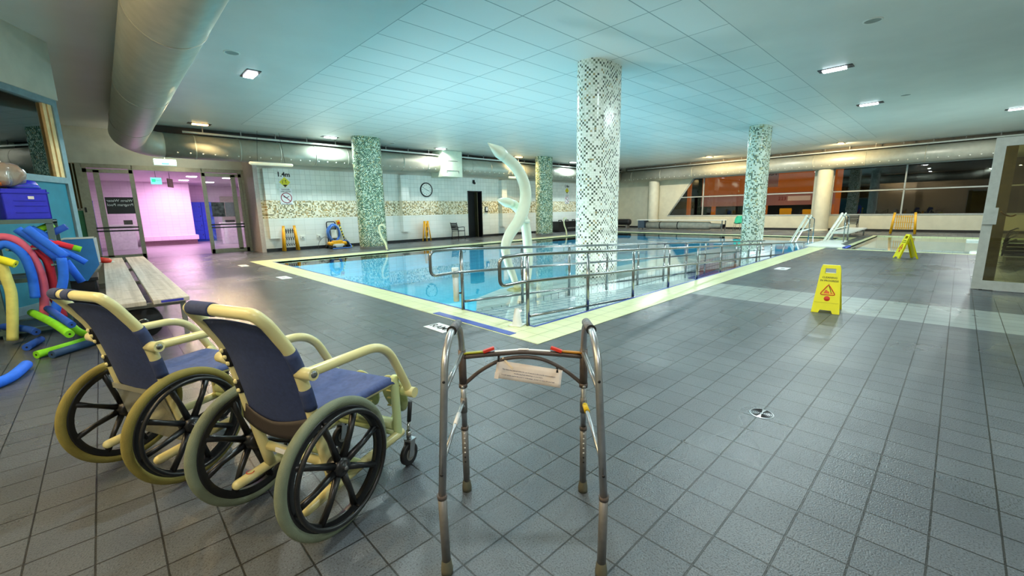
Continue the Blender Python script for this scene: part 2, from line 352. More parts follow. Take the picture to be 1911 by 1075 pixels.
# ------------------------------------------------------------------ mesh helpers
class MB:
    def __init__(s): s.bm = bmesh.new(); s.uv = None
    def box(s, c, d, rot=None, bev=0.0):
        r = bmesh.ops.create_cube(s.bm, size=1.0); vs = r['verts']
        bmesh.ops.scale(s.bm, vec=d, verts=vs)
        if bev > 0:
            es = list({e for v in vs for e in v.link_edges})
            rb = bmesh.ops.bevel(s.bm, geom=es, offset=bev, segments=2, affect='EDGES', profile=.7)
            vs = rb['verts']
        mx = Matrix.Translation(c)
        if rot is not None: mx = mx @ (rot if isinstance(rot, Matrix) else Matrix.Rotation(rot, 4, 'Z'))
        bmesh.ops.transform(s.bm, matrix=mx, verts=vs)
        return s
    def box2(s, a, b, bev=0.0):
        return s.box(tuple((p + q) / 2 for p, q in zip(a, b)), tuple(abs(q - p) for p, q in zip(a, b)), None, bev)
    def tube(s, pts, r, seg=12, closed=False, cap=True, round_cap=False, flat=None):
        pts = [Vector(p) for p in pts]; n = len(pts)
        rs = list(r) if isinstance(r, (list, tuple)) else [r] * n
        if round_cap and not closed:
            for end in (0, 1):
                a, b = (pts[0], pts[1]) if end == 0 else (pts[-1], pts[-2])
                R0 = rs[0] if end == 0 else rs[-1]
                d = (a - b).normalized(); ex = []
                for k in (1, 2, 3):
                    t = k / 3 * PI / 2 * .96
                    ex.append((a + d * (R0 * math.sin(t)), R0 * math.cos(t)))
                if end == 0:
                    pts = [e[0] for e in reversed(ex)] + pts; rs = [e[1] for e in reversed(ex)] + rs
                else:
                    pts = pts + [e[0] for e in ex]; rs = rs + [e[1] for e in ex]
            n = len(pts)
        tg = []
        for i in range(n):
            if closed: d = pts[(i + 1) % n] - pts[i - 1]
            else: d = pts[min(i + 1, n - 1)] - pts[max(i - 1, 0)]
            tg.append(d.normalized())
        up = Vector((0, 0, 1)) if abs(tg[0].z) < .9 else Vector((1, 0, 0))
        nr = (up - tg[0] * up.dot(tg[0])).normalized()
        rings = []
        for i in range(n):
            if i: nr = (nr - tg[i] * nr.dot(tg[i])).normalized()
            bn = tg[i].cross(nr)
            fx, fy = flat if flat else (1, 1)
            rings.append([s.bm.verts.new(pts[i] + (nr * math.cos(a) * fx + bn * math.sin(a) * fy) * rs[i]) for a in [2 * PI * k / seg for k in range(seg)]])
        for i in range(n if closed else n - 1):
            A, B = rings[i], rings[(i + 1) % n]
            sh = 0
            if closed and i == n - 1:
                sh = min(range(seg), key=lambda q: (A[0].co - B[q].co).length)
            for k in range(seg):
                f = s.bm.faces.new((A[k], A[(k + 1) % seg], B[(k + 1 + sh) % seg], B[(k + sh) % seg])); f.smooth = True
        if cap and not closed:
            s.bm.faces.new(list(reversed(rings[0]))); s.bm.faces.new(rings[-1])
        return s
    def lathe(s, prof, org=(0, 0, 0), axis='Z', seg=32, rot=None):
        mx = Matrix.Translation(org)
        if rot is not None: mx = mx @ rot
        elif axis == 'X': mx = mx @ Matrix.Rotation(PI / 2, 4, 'Y')
        elif axis == 'Y': mx = mx @ Matrix.Rotation(-PI / 2, 4, 'X')
        rings = []
        for (r, z) in prof:
            if r < 1e-5: rings.append([s.bm.verts.new(mx @ Vector((0, 0, z)))])
            else: rings.append([s.bm.verts.new(mx @ Vector((r * math.cos(2 * PI * k / seg), r * math.sin(2 * PI * k / seg), z))) for k in range(seg)])
        for A, B in zip(rings, rings[1:]):
            for k in range(seg):
                k2 = (k + 1) % seg
                if len(A) == 1 and len(B) == 1: break
                if len(A) == 1: f = s.bm.faces.new((A[0], B[k], B[k2]))
                elif len(B) == 1: f = s.bm.faces.new((A[k2], A[k], B[0]))
                else: f = s.bm.faces.new((A[k], A[k2], B[k2], B[k]))
                f.smooth = True
        return s
    def prism(s, poly, z0, z1, mx=None):
        """extrude a 2D polygon along local z"""
        mx = mx or Matrix.Identity(4)
        A = [s.bm.verts.new(mx @ Vector((x, y, z0))) for x, y in poly]
        B = [s.bm.verts.new(mx @ Vector((x, y, z1))) for x, y in poly]
        n = len(poly)
        s.bm.faces.new(list(reversed(A))); s.bm.faces.new(B)
        for k in range(n): s.bm.faces.new((A[k], A[(k + 1) % n], B[(k + 1) % n], B[k]))
        return s
    def quad(s, *p):
        s.bm.faces.new([s.bm.verts.new(q) for q in p]); return s
    def grid(s, fn, nu, nv, smooth=True):
        V = [[s.bm.verts.new(fn(i / nu, j / nv)) for j in range(nv + 1)] for i in range(nu + 1)]
        for i in range(nu):
            for j in range(nv):
                f = s.bm.faces.new((V[i][j], V[i + 1][j], V[i + 1][j + 1], V[i][j + 1])); f.smooth = smooth
        return s
    def build(s, name, m, parent=None, solid=0.0, recalc=True):
        if recalc: bmesh.ops.recalc_face_normals(s.bm, faces=s.bm.faces)
        me = bpy.data.meshes.new(name); s.bm.to_mesh(me); s.bm.free()
        me.materials.append(m)
        o = bpy.data.objects.new(name, me); COL.objects.link(o)
        if parent is not None: o.parent = parent
        if solid:
            md = o.modifiers.new('thickness', 'SOLIDIFY'); md.thickness = solid; md.offset = 0
        return o

def fillet(pts, rad, n=6):
    pts = [Vector(p) for p in pts]; out = [pts[0]]
    for i in range(1, len(pts) - 1):
        r = rad[i - 1] if isinstance(rad, (list, tuple)) else rad
        p, a, b = pts[i], pts[i - 1], pts[i + 1]
        d1, d2 = (a - p), (b - p)
        t = min(r, d1.length * .49, d2.length * .49)
        A, B = p + d1.normalized() * t, p + d2.normalized() * t
        for k in range(n + 1):
            u = k / n; out.append(A * (1 - u) ** 2 + p * 2 * u * (1 - u) + B * u * u)
    out.append(pts[-1]); return out

def smooth_path(pts, n=6):
    P = [Vector(p) for p in pts]; P = [P[0] * 2 - P[1]] + P + [P[-1] * 2 - P[-2]]; out = []
    for i in range(1, len(P) - 2):
        a, b, c, d = P[i - 1:i + 3]
        for k in range(n):
            t = k / n
            out.append(.5 * ((2 * b) + (c - a) * t + (2 * a - 5 * b + 4 * c - d) * t * t + (3 * b - a - 3 * c + d) * t ** 3))
    out.append(P[-2]); return out

def tag(o, label, cat, group=None, kind=None):
    o['label'] = label; o['category'] = cat
    if group: o['group'] = group
    if kind: o['kind'] = kind
    return o

def thing(name, label, cat, loc=(0, 0, 0), rz=0.0, group=None):
    o = bpy.data.objects.new(name, None); COL.objects.link(o)
    o.location = loc; o.rotation_euler = (0, 0, rz); o.empty_display_size = .1
    return tag(o, label, cat, group)

def struct(name, mb, m, parent=None, recalc=True):
    o = mb.build(name, m, parent, recalc=recalc)
    if parent is None: o['kind'] = 'structure'
    return o

def dup(root, loc, rz, label, group=None):
    r = root.copy(); COL.objects.link(r); r.location = loc; r.rotation_euler = (0, 0, rz); r['label'] = label
    if group: r['group'] = group
    for ch in root.children:
        c = ch.copy(); COL.objects.link(c); c.parent = r
        for g in ch.children:
            d = g.copy(); COL.objects.link(d); d.parent = c
    return r

def text(name, body, size, m, parent, loc, mx=None, align='CENTER', depth=.0005, spacing=1.0, bold=.012):
    """lettering as a mesh lying in its local XY plane, placed by mx (rotation) at loc"""
    cu = bpy.data.curves.new(name, 'FONT'); cu.body = body; cu.size = size
    cu.align_x = align; cu.align_y = 'CENTER'; cu.extrude = depth; cu.space_line = spacing; cu.resolution_u = 2; cu.offset = size * bold
    to = bpy.data.objects.new(name + '_tmp', cu); COL.objects.link(to)
    dg = bpy.context.evaluated_depsgraph_get(); dg.update()
    me = bpy.data.meshes.new_from_object(to.evaluated_get(dg))
    bpy.data.objects.remove(to); bpy.data.curves.remove(cu)
    me.name = name
    me.transform(Matrix.Translation(loc) @ (mx or Matrix.Identity(4)))
    me.materials.clear(); me.materials.append(m)
    o = bpy.data.objects.new(name, me); COL.objects.link(o)
    if parent is not None: o.parent = parent
    return o

RX = lambda a: Matrix.Rotation(a, 4, 'X')
RY = lambda a: Matrix.Rotation(a, 4, 'Y')
RZ = lambda a: Matrix.Rotation(a, 4, 'Z')
FACE_NEG_Y = RX(PI / 2)                       # lettering on a wall, read while looking along +Y
FACE_NEG_X = RZ(-PI / 2) @ RX(PI / 2)         # lettering read while looking along +X
FACE_POS_Y = RZ(PI) @ RX(PI / 2)

# ------------------------------------------------------------------ camera
cam_d = bpy.data.cameras.new('camera'); cam = bpy.data.objects.new('camera', cam_d); COL.objects.link(cam)
F_PX, YAW, PITCH, ROLL = 789.37, math.radians(46.342), math.radians(10.304), math.radians(-1.087)
cam_d.sensor_fit = 'HORIZONTAL'; cam_d.sensor_width = 36.0; cam_d.lens = F_PX / 1911 * 36.0
cam_d.clip_start = .05; cam_d.clip_end = 200
fw = Vector((math.cos(YAW) * math.cos(PITCH), math.sin(YAW) * math.cos(PITCH), -math.sin(PITCH)))
rt = Vector((math.sin(YAW), -math.cos(YAW), 0)); up = rt.cross(fw)
r2 = rt * math.cos(ROLL) + up * math.sin(ROLL); u2 = -rt * math.sin(ROLL) + up * math.cos(ROLL)
cam.matrix_world = Matrix(((r2.x, u2.x, -fw.x, 0), (r2.y, u2.y, -fw.y, 0), (r2.z, u2.z, -fw.z, 1.4), (0, 0, 0, 1)))
SC.camera = cam

# ------------------------------------------------------------------ room shell
CH = 4.35
XE, YL, YD = 29.2, 18.5, 20.0            # far wall, left wall, entrance wall
PX0, PX1, PY0, PY1 = 3.66, 23.0, 3.45, 14.45   # water of the main pool
OX0, OX1, OY0, OY1 = 3.17, 23.5, 2.94, 15.15   # outside of its coping
SX0, SX1, SY0, SY1 = 17.15, 25.2, -6.0, 2.45   # second pool
mb = MB()
for a, b in (((-5, -6), (OX0, YD)), ((OX0, -6), (SX0 - .25, OY0)), ((OX0, OY1), (XE, YL)), ((OX1, SY1 + .2), (XE, OY1)), ((SX1 + .15, -6), (XE, SY1 + .2)),
             ((OX0, YL), (4.35, YD)), ((SX0 - .25, SY1 + .15), (OX1, OY0))):
    mb.quad((a[0], a[1], 0), (b[0], a[1], 0), (b[0], b[1], 0), (a[0], b[1], 0))
struct('floor', mb, M['floor'], recalc=False)
mb = MB().quad((-4, YD, 0), (9, YD, 0), (9, 32, 0), (-4, 32, 0))
struct('floor_corridor', mb, M['corr_floor'], recalc=False)
struct('ceiling', MB().box2((-5, -6, CH), (XE, YD + .1, CH + .1)), M['ceiling'])
# entrance wall (y = 20) over the sliding doors, side walls
struct('wall_entrance', MB().box2((-5, YD, 3.2), (4.35, YD + .15, CH)).box2((-5, YD, 0), (-.95, YD + .15, 3.2)), M['plaster'])
struct('wall_entrance_side', MB().box2((4.35, YL, 0), (4.5, YD + .15, CH)), mat('entrance_reveal', '#c9bdb6', .5))
DX0, DX1, DZ = 14.46, 15.46, 2.52
struct('wall_left', MB().box2((4.5, YL, 0), (DX0, YL + .15, CH)).box2((DX1, YL, 0), (XE, YL + .15, CH)).box2((DX0, YL, DZ), (DX1, YL + .15, CH)), M['wall_xz'])
dr = struct('door_1', MB().box2((DX0 + .02, YL + .32, 0), (DX1 - .02, YL + .36, DZ)), M['dark_recess'])
MB().box2((DX0 + .0, YL - .02, 0), (DX0 + .05, YL + .34, DZ)).box2((DX1 - .05, YL - .02, 0), (DX1, YL + .34, DZ)).box2((DX0, YL - .02, DZ - .05), (DX1, YL + .34, DZ)).build('door_frame', M['black_metal'], dr)
MB().box2((DX1 - .3, YL + .05, 0), (DX1 - .26, YL + .3, DZ - .06)).build('door_leaf', mat('dark_green_leaf', '#3a3a26', .5), dr)

# far wall with two window openings (second starts behind the round pillar)
WZ0, WZ1 = .85, 3.40
far = MB()
far.box2((XE, -6, 0), (XE + .2, YL, WZ0)); far.box2((XE, -6, WZ1), (XE + .2, YL, CH))
far.box2((XE, 5.0, WZ0), (XE + .2, 5.85, WZ1))
mx_yz = Matrix(((0, 0, 1, XE), (1, 0, 0, 0), (0, 1, 0, 0), (0, 0, 0, 1)))
far.prism([(14.42, WZ0), (YL, WZ0), (YL, WZ1), (12.66, WZ1)], 0, .2, mx_yz)
struct('wall_far', far, M['cream_wall'])
struct('baseboard_far', MB().box2((XE - .02, -6, 0), (XE, YL, .12)), M['dark_skirt'])
struct('wall_right', MB().box2((-5, -6.1, 0), (XE, -6, CH)), M['plaster'])
struct('wall_back', MB().box2((-5.1, -6, 0), (-5, YD, CH)), M['plaster'])

def window(name, y0, y1, mull, slant=None):
    w = MB()
    if slant: poly = [(y0, WZ0 + .01), (slant[0] - .02, WZ0 + .01), (slant[1] - .02, WZ1 - .01), (y0, WZ1 - .01)]
    else: poly = [(y0, WZ0 + .01), (y1, WZ0 + .01), (y1, WZ1 - .01), (y0, WZ1 - .01)]
    w.prism(poly, .10, .11, mx_yz)
    root = struct(name, w, M['glass_dark'])
    f = MB(); t = .06
    f.box2((XE - .02, y0, WZ0 - .02), (XE + .14, y1, WZ0 + .05)); f.box2((XE + .02, y0, WZ1 - .09), (XE + .14, slant[1] if slant else y1, WZ1))
    f.box2((XE + .02, y0, 2.08), (XE + .14, (slant[1] + .95) if slant else y1, 2.14))
    for y in mull: f.box2((XE + .02, y - t / 2, WZ0), (XE + .14, y + t / 2, WZ1))
    if slant:
        f.tube([(XE + .06, slant[0] - .05, WZ0), (XE + .06, slant[1] - .05, WZ1)], .05, 6)
    f.build('window_frame', M['frame_grey2'], root)
    return root
window('window_1', 5.85, 14.42, [11.98], (14.42, 12.66))
window('window_2', -6.0, 5.0, [2.05, -3.0, 4.97])
# what stands outside in the dark
struct('ground_outside', MB().quad((XE + .2, -12, -.05), (45, -12, -.05), (45, 24, -.05), (XE + .2, 24, -.05)), M['night'], recalc=False)
struct('wall_outside', MB().box2((40, -12, -.05), (40.2, 24, 9)), M['night_wall'])
hb = thing('hoarding', 'orange-lit site hoarding with a pale sign outside the slanted window', 'hoarding', (31.5, 0, 0))
MB().box2((0, 5.2, 2.25), (.1, 13.0, 4.2)).build('board', M['orange_board_glow'], hb)
MB().box2((-.06, 5.2, 1.45), (0, 13.0, 2.25)).build('banner', M['pink_board_glow'], hb)
MB().box2((-.12, 8.2, 2.6), (-.06, 9.3, 3.75)).build('sign_panel', mat('sign_grey_pink_glow', '#b58d80', .6, emit='#8a6458', estr=.9), hb)  # panel emission replaces the light on the sign
text('lettering', 'TRIST', .42, M['ink'], hb, (-.125, 8.75, 3.45), FACE_NEG_X)
text('lettering', '223', .3, M['ink_red'], hb, (-.07, 7.9, 1.85), FACE_NEG_X)
MB().box2((-.07, 6.4, 1.72), (-.06, 7.6, 2.0)).build('white_patch', mat('banner_patch_glow', '#e4d4c0', .6, emit='#d9c4a8', estr=1.0), hb)  # patch glows by emission, standing in for outside light
for y in (5.3, 8.9, 12.2, 14.0): MB().box2((0.1, y - .12, -.05), (.3, y + .12, 4.2)).build('post', M['orange_board_glow'], hb)
bx = thing('storage_box', 'yellow box outside the window, tall one nearer the mosaic column', 'box', (31.2, 7.6, -.05)); MB().box2((-.2, -.28, 0), (.2, .28, 1.3), .02).box2((-.22, -.3, 1.15), (.22, .3, 1.2), .01).build('body', M['yellow_box_glow'], bx)
MB().box2((-.205, -.2, .5), (-.2, .2, .8)).build('front_label', M['orange_board_glow'], bx)
bx = thing('storage_box', 'yellow low wide box outside the window beside the round pillar', 'box', (31.2, 6.3, -.05)); MB().box2((-.2, -.45, 0), (.2, .35, 1.22), .02).box2((-.22, -.47, 1.1), (.22, .37, 1.15), .01).build('body', M['yellow_box_glow'], bx)
MB().box2((-.205, -.3, .5), (-.2, .2, .8)).build('front_label', M['orange_board_glow'], bx)
op = thing('street_post', 'orange-lit post outside beside the pillar, left edge of the dark window', 'post', (30.2, 4.85, -.05)); MB().box2((-.06, -.12, 0), (.06, .12, 4)).build('pole', M['orange_board_glow'], op); MB().box2((-.1, -.17, 0), (.1, .17, .1)).build('foot', M['night_wall'], op)

# mosaic columns ----------------------------------------------------------
def column(cx, cy, z0, m, label, skirt):
    hx, r = .26, .31
    pts = []
    n = 20
    for k in range(n + 1):
        a = -PI / 2 + PI * k / n; pts.append((hx + r * math.cos(a), r * math.sin(a)))
    for k in range(n + 1):
        a = PI / 2 + PI * k / n; pts.append((-hx + r * math.cos(a), r * math.sin(a)))
    bm = bmesh.new(); uvl = bm.loops.layers.uv.new('UVMap')
    zs = [z0, CH]; per = [0]
    N = len(pts)
    for k in range(N): per.append(per[-1] + math.dist(pts[k], pts[(k + 1) % N]))
    V = [[bm.verts.new((x, y, z - z0)) for x, y in pts] for z in zs]
    for k in range(N):
        k2 = (k + 1) % N
        f = bm.faces.new((V[0][k], V[0][k2], V[1][k2], V[1][k])); f.smooth = True
        for lp, (u, v) in zip(f.loops, ((per[k], 0), (per[k + 1], 0), (per[k + 1], zs[1] - z0), (per[k], zs[1] - z0))): lp[uvl].uv = (u + cx * 3.1, v)
    me = bpy.data.meshes.new('shaft'); bm.to_mesh(me); bm.free(); me.materials.append(m)
    root = thing('column', label, 'column', (cx, cy, z0))
    o = bpy.data.objects.new('shaft', me); COL.objects.link(o); o.parent = root
    if skirt:
        sc = MB(); sc.prism([(x * 1.004, y * 1.01) for x, y in pts], .0, .1); sc.build('skirting', M['steel_grey'], root)
    return root
column(7.95, 16.5, 0, M['mosaic_g'], 'oblong green and white mosaic column beside the pool cleaner trolley', True)
column(7.95, 5.55, -.06, M['mosaic_w'], 'nearest white and black mosaic column standing in the pool by the ramp', False)
column(18.42, 5.55, -.06, M['mosaic_m'], 'white mosaic column at the far end of the ramp handrails', False)
column(18.42, 16.5, 0, M['mosaic_g'], 'green mosaic column beside the black bench at the back wall', True)
for x, y, lab in ((28.8, 5.28, 'round cream pillar between the two window groups'), (28.8, 15.3, 'round cream pillar in the far corner left of the slanted window')):
    t = thing('pillar', lab, 'pillar', (x, y, 0))
    MB().lathe([(.36, .1), (.36, 3.29)], seg=40).build('shaft', M['cream_wall'], t)
    MB().lathe([(.372, 0), (.372, .1), (.36, .1)], seg=40).build('skirting', M['cream_wall'], t)

# pools -------------------------------------------------------------------
PB = -1.25
mb = MB()
mb.quad((PX0, PY0, PB), (PX1, PY0, PB), (PX1, PY1, PB), (PX0, PY1, PB))
struct('pool_bottom', mb, M['pool'], recalc=False)
mb = MB().box2((PX0 - .1, PY0, PB), (PX0, PY1, -.01)).box2((PX1, PY0, PB), (PX1 + .1, PY1, -.01)).box2((PX0 - .1, PY0 - .1, PB), (PX1 + .1, PY0, -.01)).box2((PX0 - .1, PY1, PB), (PX1 + .1, PY1 + .1, -.01))
struct('pool_sides', mb, M['pool_side'])
mb = MB().box2((OX0, OY0, -.2), (PX0, OY1, .004)).box2((PX1, OY0, -.2), (OX1, OY1, .004)).box2((PX0, OY0, -.2), (PX1, PY0, .004)).box2((PX0, PY1, -.2), (PX1, OY1, .004))
struct('pool_coping', mb, M['coping'])
struct('trim_1', MB().box2((PX0, PY0, -.12), (PX0 + .035, PY1, -.005)).box2((PX0, PY0, -.12), (PX1, PY0 + .035, -.005)), M['blue_tile'])
struct('trim_11', MB().box2((PX0 - .03, PY0 - .03, .003), (PX0, PY1, .007)).box2((PX0, PY0 - .03, .003), (PX1, PY0, .007)), M['blue_tile'])
struct('trim_2', MB().box2((3.19, 3.4, .002), (3.3, 4.97, .008)), M['blue_tile'])
# ramp and dividing ledge
RY0, RY1 = PY0 + .035, 4.88
mb = MB()
mb.bm.faces.new([mb.bm.verts.new(p) for p in ((PX0 + .035, RY0, -.06), (19.0, RY0, -.90), (19.0, RY1, -.90), (PX0 + .035, RY1, -.06))])
struct('pool_ramp', mb, M['ramp'], recalc=False)
mb = MB().prism([(3.9, 4.88), (19.0, 4.88), (19.0, 6.0), (7.0, 6.0), (5.4, 5.95), (4.5, 5.6)], -1.2, -.065)
struct('pool_ledge', mb, M['ledge'])
struct('trim_3', MB().box2((3.95, 4.86, -.9), (19.0, 4.88, -.068)), M['ledge_lip'])
struct('trim_4', MB().box2((11.2, RY0, -.62), (13.0, RY1, -.455)), M['blue_tile'])
struct('pool_water', MB().quad((PX0, PY0, -.035), (PX1, PY0, -.035), (PX1, PY1, -.035), (PX0, PY1, -.035)), M['water'], recalc=False)
# second pool
struct('spa_bottom', MB().quad((SX0, SY0, -.55), (SX1, SY0, -.55), (SX1, SY1, -.55), (SX0, SY1, -.55)), M['pool2'], recalc=False)
struct('spa_sides', MB().box2((SX0 - .1, SY0, -.6), (SX0, SY1, -.01)).box2((SX1, SY0, -.6), (SX1 + .1, SY1, -.01)).box2((SX0 - .1, SY1, -.6), (SX1 + .1, SY1 + .1, -.01)), M['pool2'])
struct('spa_coping', MB().box2((SX0 - .25, SY0, -.2), (SX0, SY1 + .15, .004)).box2((SX1, SY0, -.2), (SX1 + .15, SY1 + .15, .004)).box2((SX0, SY1, -.2), (SX1, SY1 + .15, .004)), M['coping'])
struct('trim_5', MB().box2((SX0, SY0, -.1), (SX0 + .05, SY1, -.008)), M['blue_tile'])
struct('spa_water', MB().quad((SX0, SY0, -.03), (SX1, SY0, -.03), (SX1, SY1, -.03), (SX0, SY1, -.03)), M['water2'], recalc=False)
mb = MB().box2((19.0, -3.5, -.5), (19.5, -.35, -.05), .04); struct('spa_bench', mb, M['white_paint'])
mb = MB().box2((23.2, -3.5, -.5), (23.7, -.3, .03), .04); struct('spa_bench', mb, M['white_paint'])
# white platform between the two pools
pl = thing('platform', 'white tiled platform between the two pools at the ramp end', 'platform', (0, 0, 0))
MB().prism([(17.2, 3.55), (17.2, 2.5), (17.9, 2.5), (18.6, 2.75), (20.6, 2.85), (20.6, 3.6)], .006, .05).build('top_slab', M['white_paint'], pl)
MB().box2((17.25, 2.42, .0), (18.3, 2.5, .045)).build('blue_edge', M['blue_tile'], pl)
wb = thing('transfer_bench', 'long white plank bench over the water between the two pools', 'bench', (23.2, 3.25, .0))
MB().box2((-2.1, -.35, .27), (2.6, .3, .33), .01).build('seat', M['white_paint'], wb)
for x in (-1.8, 2.3):
    for y in (-.28, .22): MB().box2((x - .03, y - .03, 0.0), (x + .03, y + .03, .27)).build('leg', M['steel_grey'], wb)

# ------------------------------------------------------------------ air ducts
def duct(name, label, path, r, sides, seam_every=1.3, rivets=None, elbowed=False):
    t = thing(name, label, 'duct', path[0])
    o = Vector(path[0]); P = [Vector(p) - o for p in path]
    MB().tube(P, [r if not elbowed else (r if i < len(P) - 11 else r - .045 * (i - len(P) + 11) / 10) for i in range(len(P))], 40).build('duct_shell', M['duct'], t)
    acc = 0; nxt = .8
    for a, b in zip(P, P[1:]):
        L = (b - a).length; d = (b - a).normalized()
        while nxt <= acc + L:
            q = a + d * (nxt - acc); nxt += seam_every
            if q.y + o.y < 17 or not elbowed: MB().tube([q - d * .022, q + d * .022], r + .008, 40).build('seam_band', M['duct'], t)
        acc += L
    if rivets:
        rv = None
        d = (P[-1] - P[-2]).normalized(); n = int((P[-1] - P[-2]).length / .34)
        off = Vector(rivets).normalized() * r
        for k in range(n):
            q = P[-2] + d * (.3 + .34 * k) + off
            if rv is None: rv = MB().lathe([(.0, .02), (.018, .016), (.026, 0)], (0, 0, 0), seg=8, rot=Vector(rivets).to_track_quat('Z', 'Y').to_matrix().to_4x4()).build('rivet', M['white_paint'], t); rv.location = q
            else: r2_ = rv.copy(); COL.objects.link(r2_); r2_.location = q
    return t
elbow = [(.93 + .85 * (1 - math.cos(a)), 17.15 + .85 * math.sin(a)) for a in [PI / 2 * k / 10 for k in range(11)]]
big = duct('air_duct', 'huge overhead duct running from the camera towards the entrance doors', [(.93, -5.9, 3.87), (.93, 14, 3.87)] + [(x, y, 3.87 - .17 * (.5 - .5 * math.cos(PI * k / 10))) for k, (x, y) in enumerate(elbow)], .43, 1, 4.0, elbowed=True)
duct('air_duct', 'long grey riveted duct along the tiled wall, left of the white box', [(1.79, 18.0, 3.70), (12.21, 18.0, 3.70)], .385, 1, 1.28, (0, -.75, -.6))
duct('air_duct', 'long grey riveted duct along the tiled wall, right of the white box', [(13.4, 18.0, 3.70), (28.6, 18.0, 3.70)], .385, 1, 1.28, (0, -.75, -.6))
duct('air_duct', 'long grey duct above the far windows', [(28.55, 17.6, 3.70), (28.55, -5.9, 3.70)], .40, 1, 2.2, (-.8, 0, -.55))
jb = thing('duct_box', 'white square box joining the duct above the wall clock', 'duct box', (12.8, 18.0, 3.05))
MB().box2((-.58, -.55, .06), (.58, .49, 1.29), .01).build('box_body', mat('pale_green_white', '#d3dfc9', .4, var=.03), jb)
MB().box2((-.36, -.56, .34), (.36, -.55, .36)).box2((-.3, -.56, .8), (.3, -.55, .82)).box2((-.36, -.56, .24), (-.34, -.55, .36)).box2((.34, -.56, .24), (.36, -.55, .36)).build('access_seam', M['steel_grey'], jb)
def conduit(a, b, label):
    t = thing('cable_tray', label, 'pipe', a)
    d = Vector(b) - Vector(a)
    MB().tube([(0, 0, 0), d], .035, 10).build('pipe', M['white_paint'], t)
    n = int(d.length / 1.0)
    for k in range(n):
        q = d * ((k + .5) / n); MB().box(q + Vector((0, 0, .1)), (.03, .03, .2)).build('hanger', M['steel_grey'], t)
conduit((2.3, 17.75, 4.13), (12.2, 17.75, 4.13), 'white pipe on hangers above the duct, left of the white box')
conduit((13.5, 17.75, 4.13), (28.9, 17.75, 4.13), 'white pipe on hangers above the duct, right of the white box')
conduit((28.35, 17.2, 4.16), (28.35, -5.5, 4.16), 'white pipe on hangers above the far window duct')
struct('trim_6', MB().box2((1.6, 18.3, 4.1), (XE, YL, CH)), M['dark_skirt'])
struct('trim_7', MB().box2((28.75, -6, 4.14), (XE, 17.6, CH)), mat('far_bulkhead', '#6f6a60', .7))

# wall pilaster risers clad in the same tiles
for cx, lab in ((4.82, 'first'), (10.55, 'second'), (16.95, 'third')):
    struct('trim_8' if lab == 'first' else 'trim_9' if lab == 'second' else 'trim_10', MB().box2((cx - .2, YL - .26, .52), (cx + .2, YL, 3.15)), M['wall_xz'])

# ------------------------------------------------------------------ ceiling lights
def ceil_light(x, y, along, label, warm=False):
    t = thing('ceiling_light', label, 'ceiling light', (x, y, CH), 0 if along == 'X' else PI / 2, 'recessed ceiling lights')
    f = MB(); L, Wd = .62, .26
    f.box2((-L / 2, -Wd / 2, -.012), (L / 2, -Wd / 2 + .02, .0)).box2((-L / 2, Wd / 2 - .02, -.012), (L / 2, Wd / 2, .0)).box2((-L / 2, -Wd / 2, -.012), (-L / 2 + .02, Wd / 2, 0)).box2((L / 2 - .02, -Wd / 2, -.012), (L / 2, Wd / 2, 0)).box2((-L / 2 + .02, -Wd / 2 + .02, -.006), (L / 2 - .02, Wd / 2 - .02, -.002))
    f.build('frame', M['black_metal'], t)
    MB().box((.02, 0, -.025), (.42, .19, .03), bev=.012).build('lens', M['lens_warm'] if warm else M['lens'], t)
    return t
ceil_light(2.7, 10.68, 'Y', 'white ceiling light beside the huge overhead duct')
ceil_light(2.71, 17.26, 'X', 'orange glowing ceiling light near the entrance doors', True)
ceil_light(6.83, 17.2, 'X', 'white ceiling light left of the green mosaic column')
ceil_light(11.95, 17.2, 'X', 'white ceiling light above the white duct box')
ceil_light(17.1, 17.2, 'X', 'warm ceiling light behind the curved water spout tip', True)
ceil_light(21.9, 17.2, 'X', 'white ceiling light right of the back green mosaic column')
ceil_light(12.1, 2.25, 'Y', 'nearest of the ceiling lights over the right-hand deck')
ceil_light(17.0, 2.22, 'Y', 'ceiling light over the right deck, second from the camera')
ceil_light(21.8, -.95, 'Y', 'ceiling light at the right edge above the glass screen')
ceil_light(26.4, 4.36, 'X', 'warm ceiling light before the duct above the dark windows', True)
ceil_light(26.4, 10.6, 'X', 'warm ceiling light before the duct above the slanted window', True)
for x, y, lab in ((2.15, 9.56, 'round ceiling speaker beside the huge duct'), (9.53, 1.34, 'large round ceiling speaker over the right-hand deck'), (16.47, 1.4, 'round ceiling speaker beside the right deck lights'), (9.4, 17.1, 'round ceiling speaker right of the green mosaic column')):
    t = thing('ceiling_speaker', lab, 'speaker', (x, y, CH))
    MB().lathe([(0, -.006), (.11, -.006)], seg=28).build('grille', M['speaker'], t)
    MB().lathe([(.11, -.004), (.112, -.012), (.13, -.01), (.135, 0)], seg=28).build('rim', M['white_paint'], t)

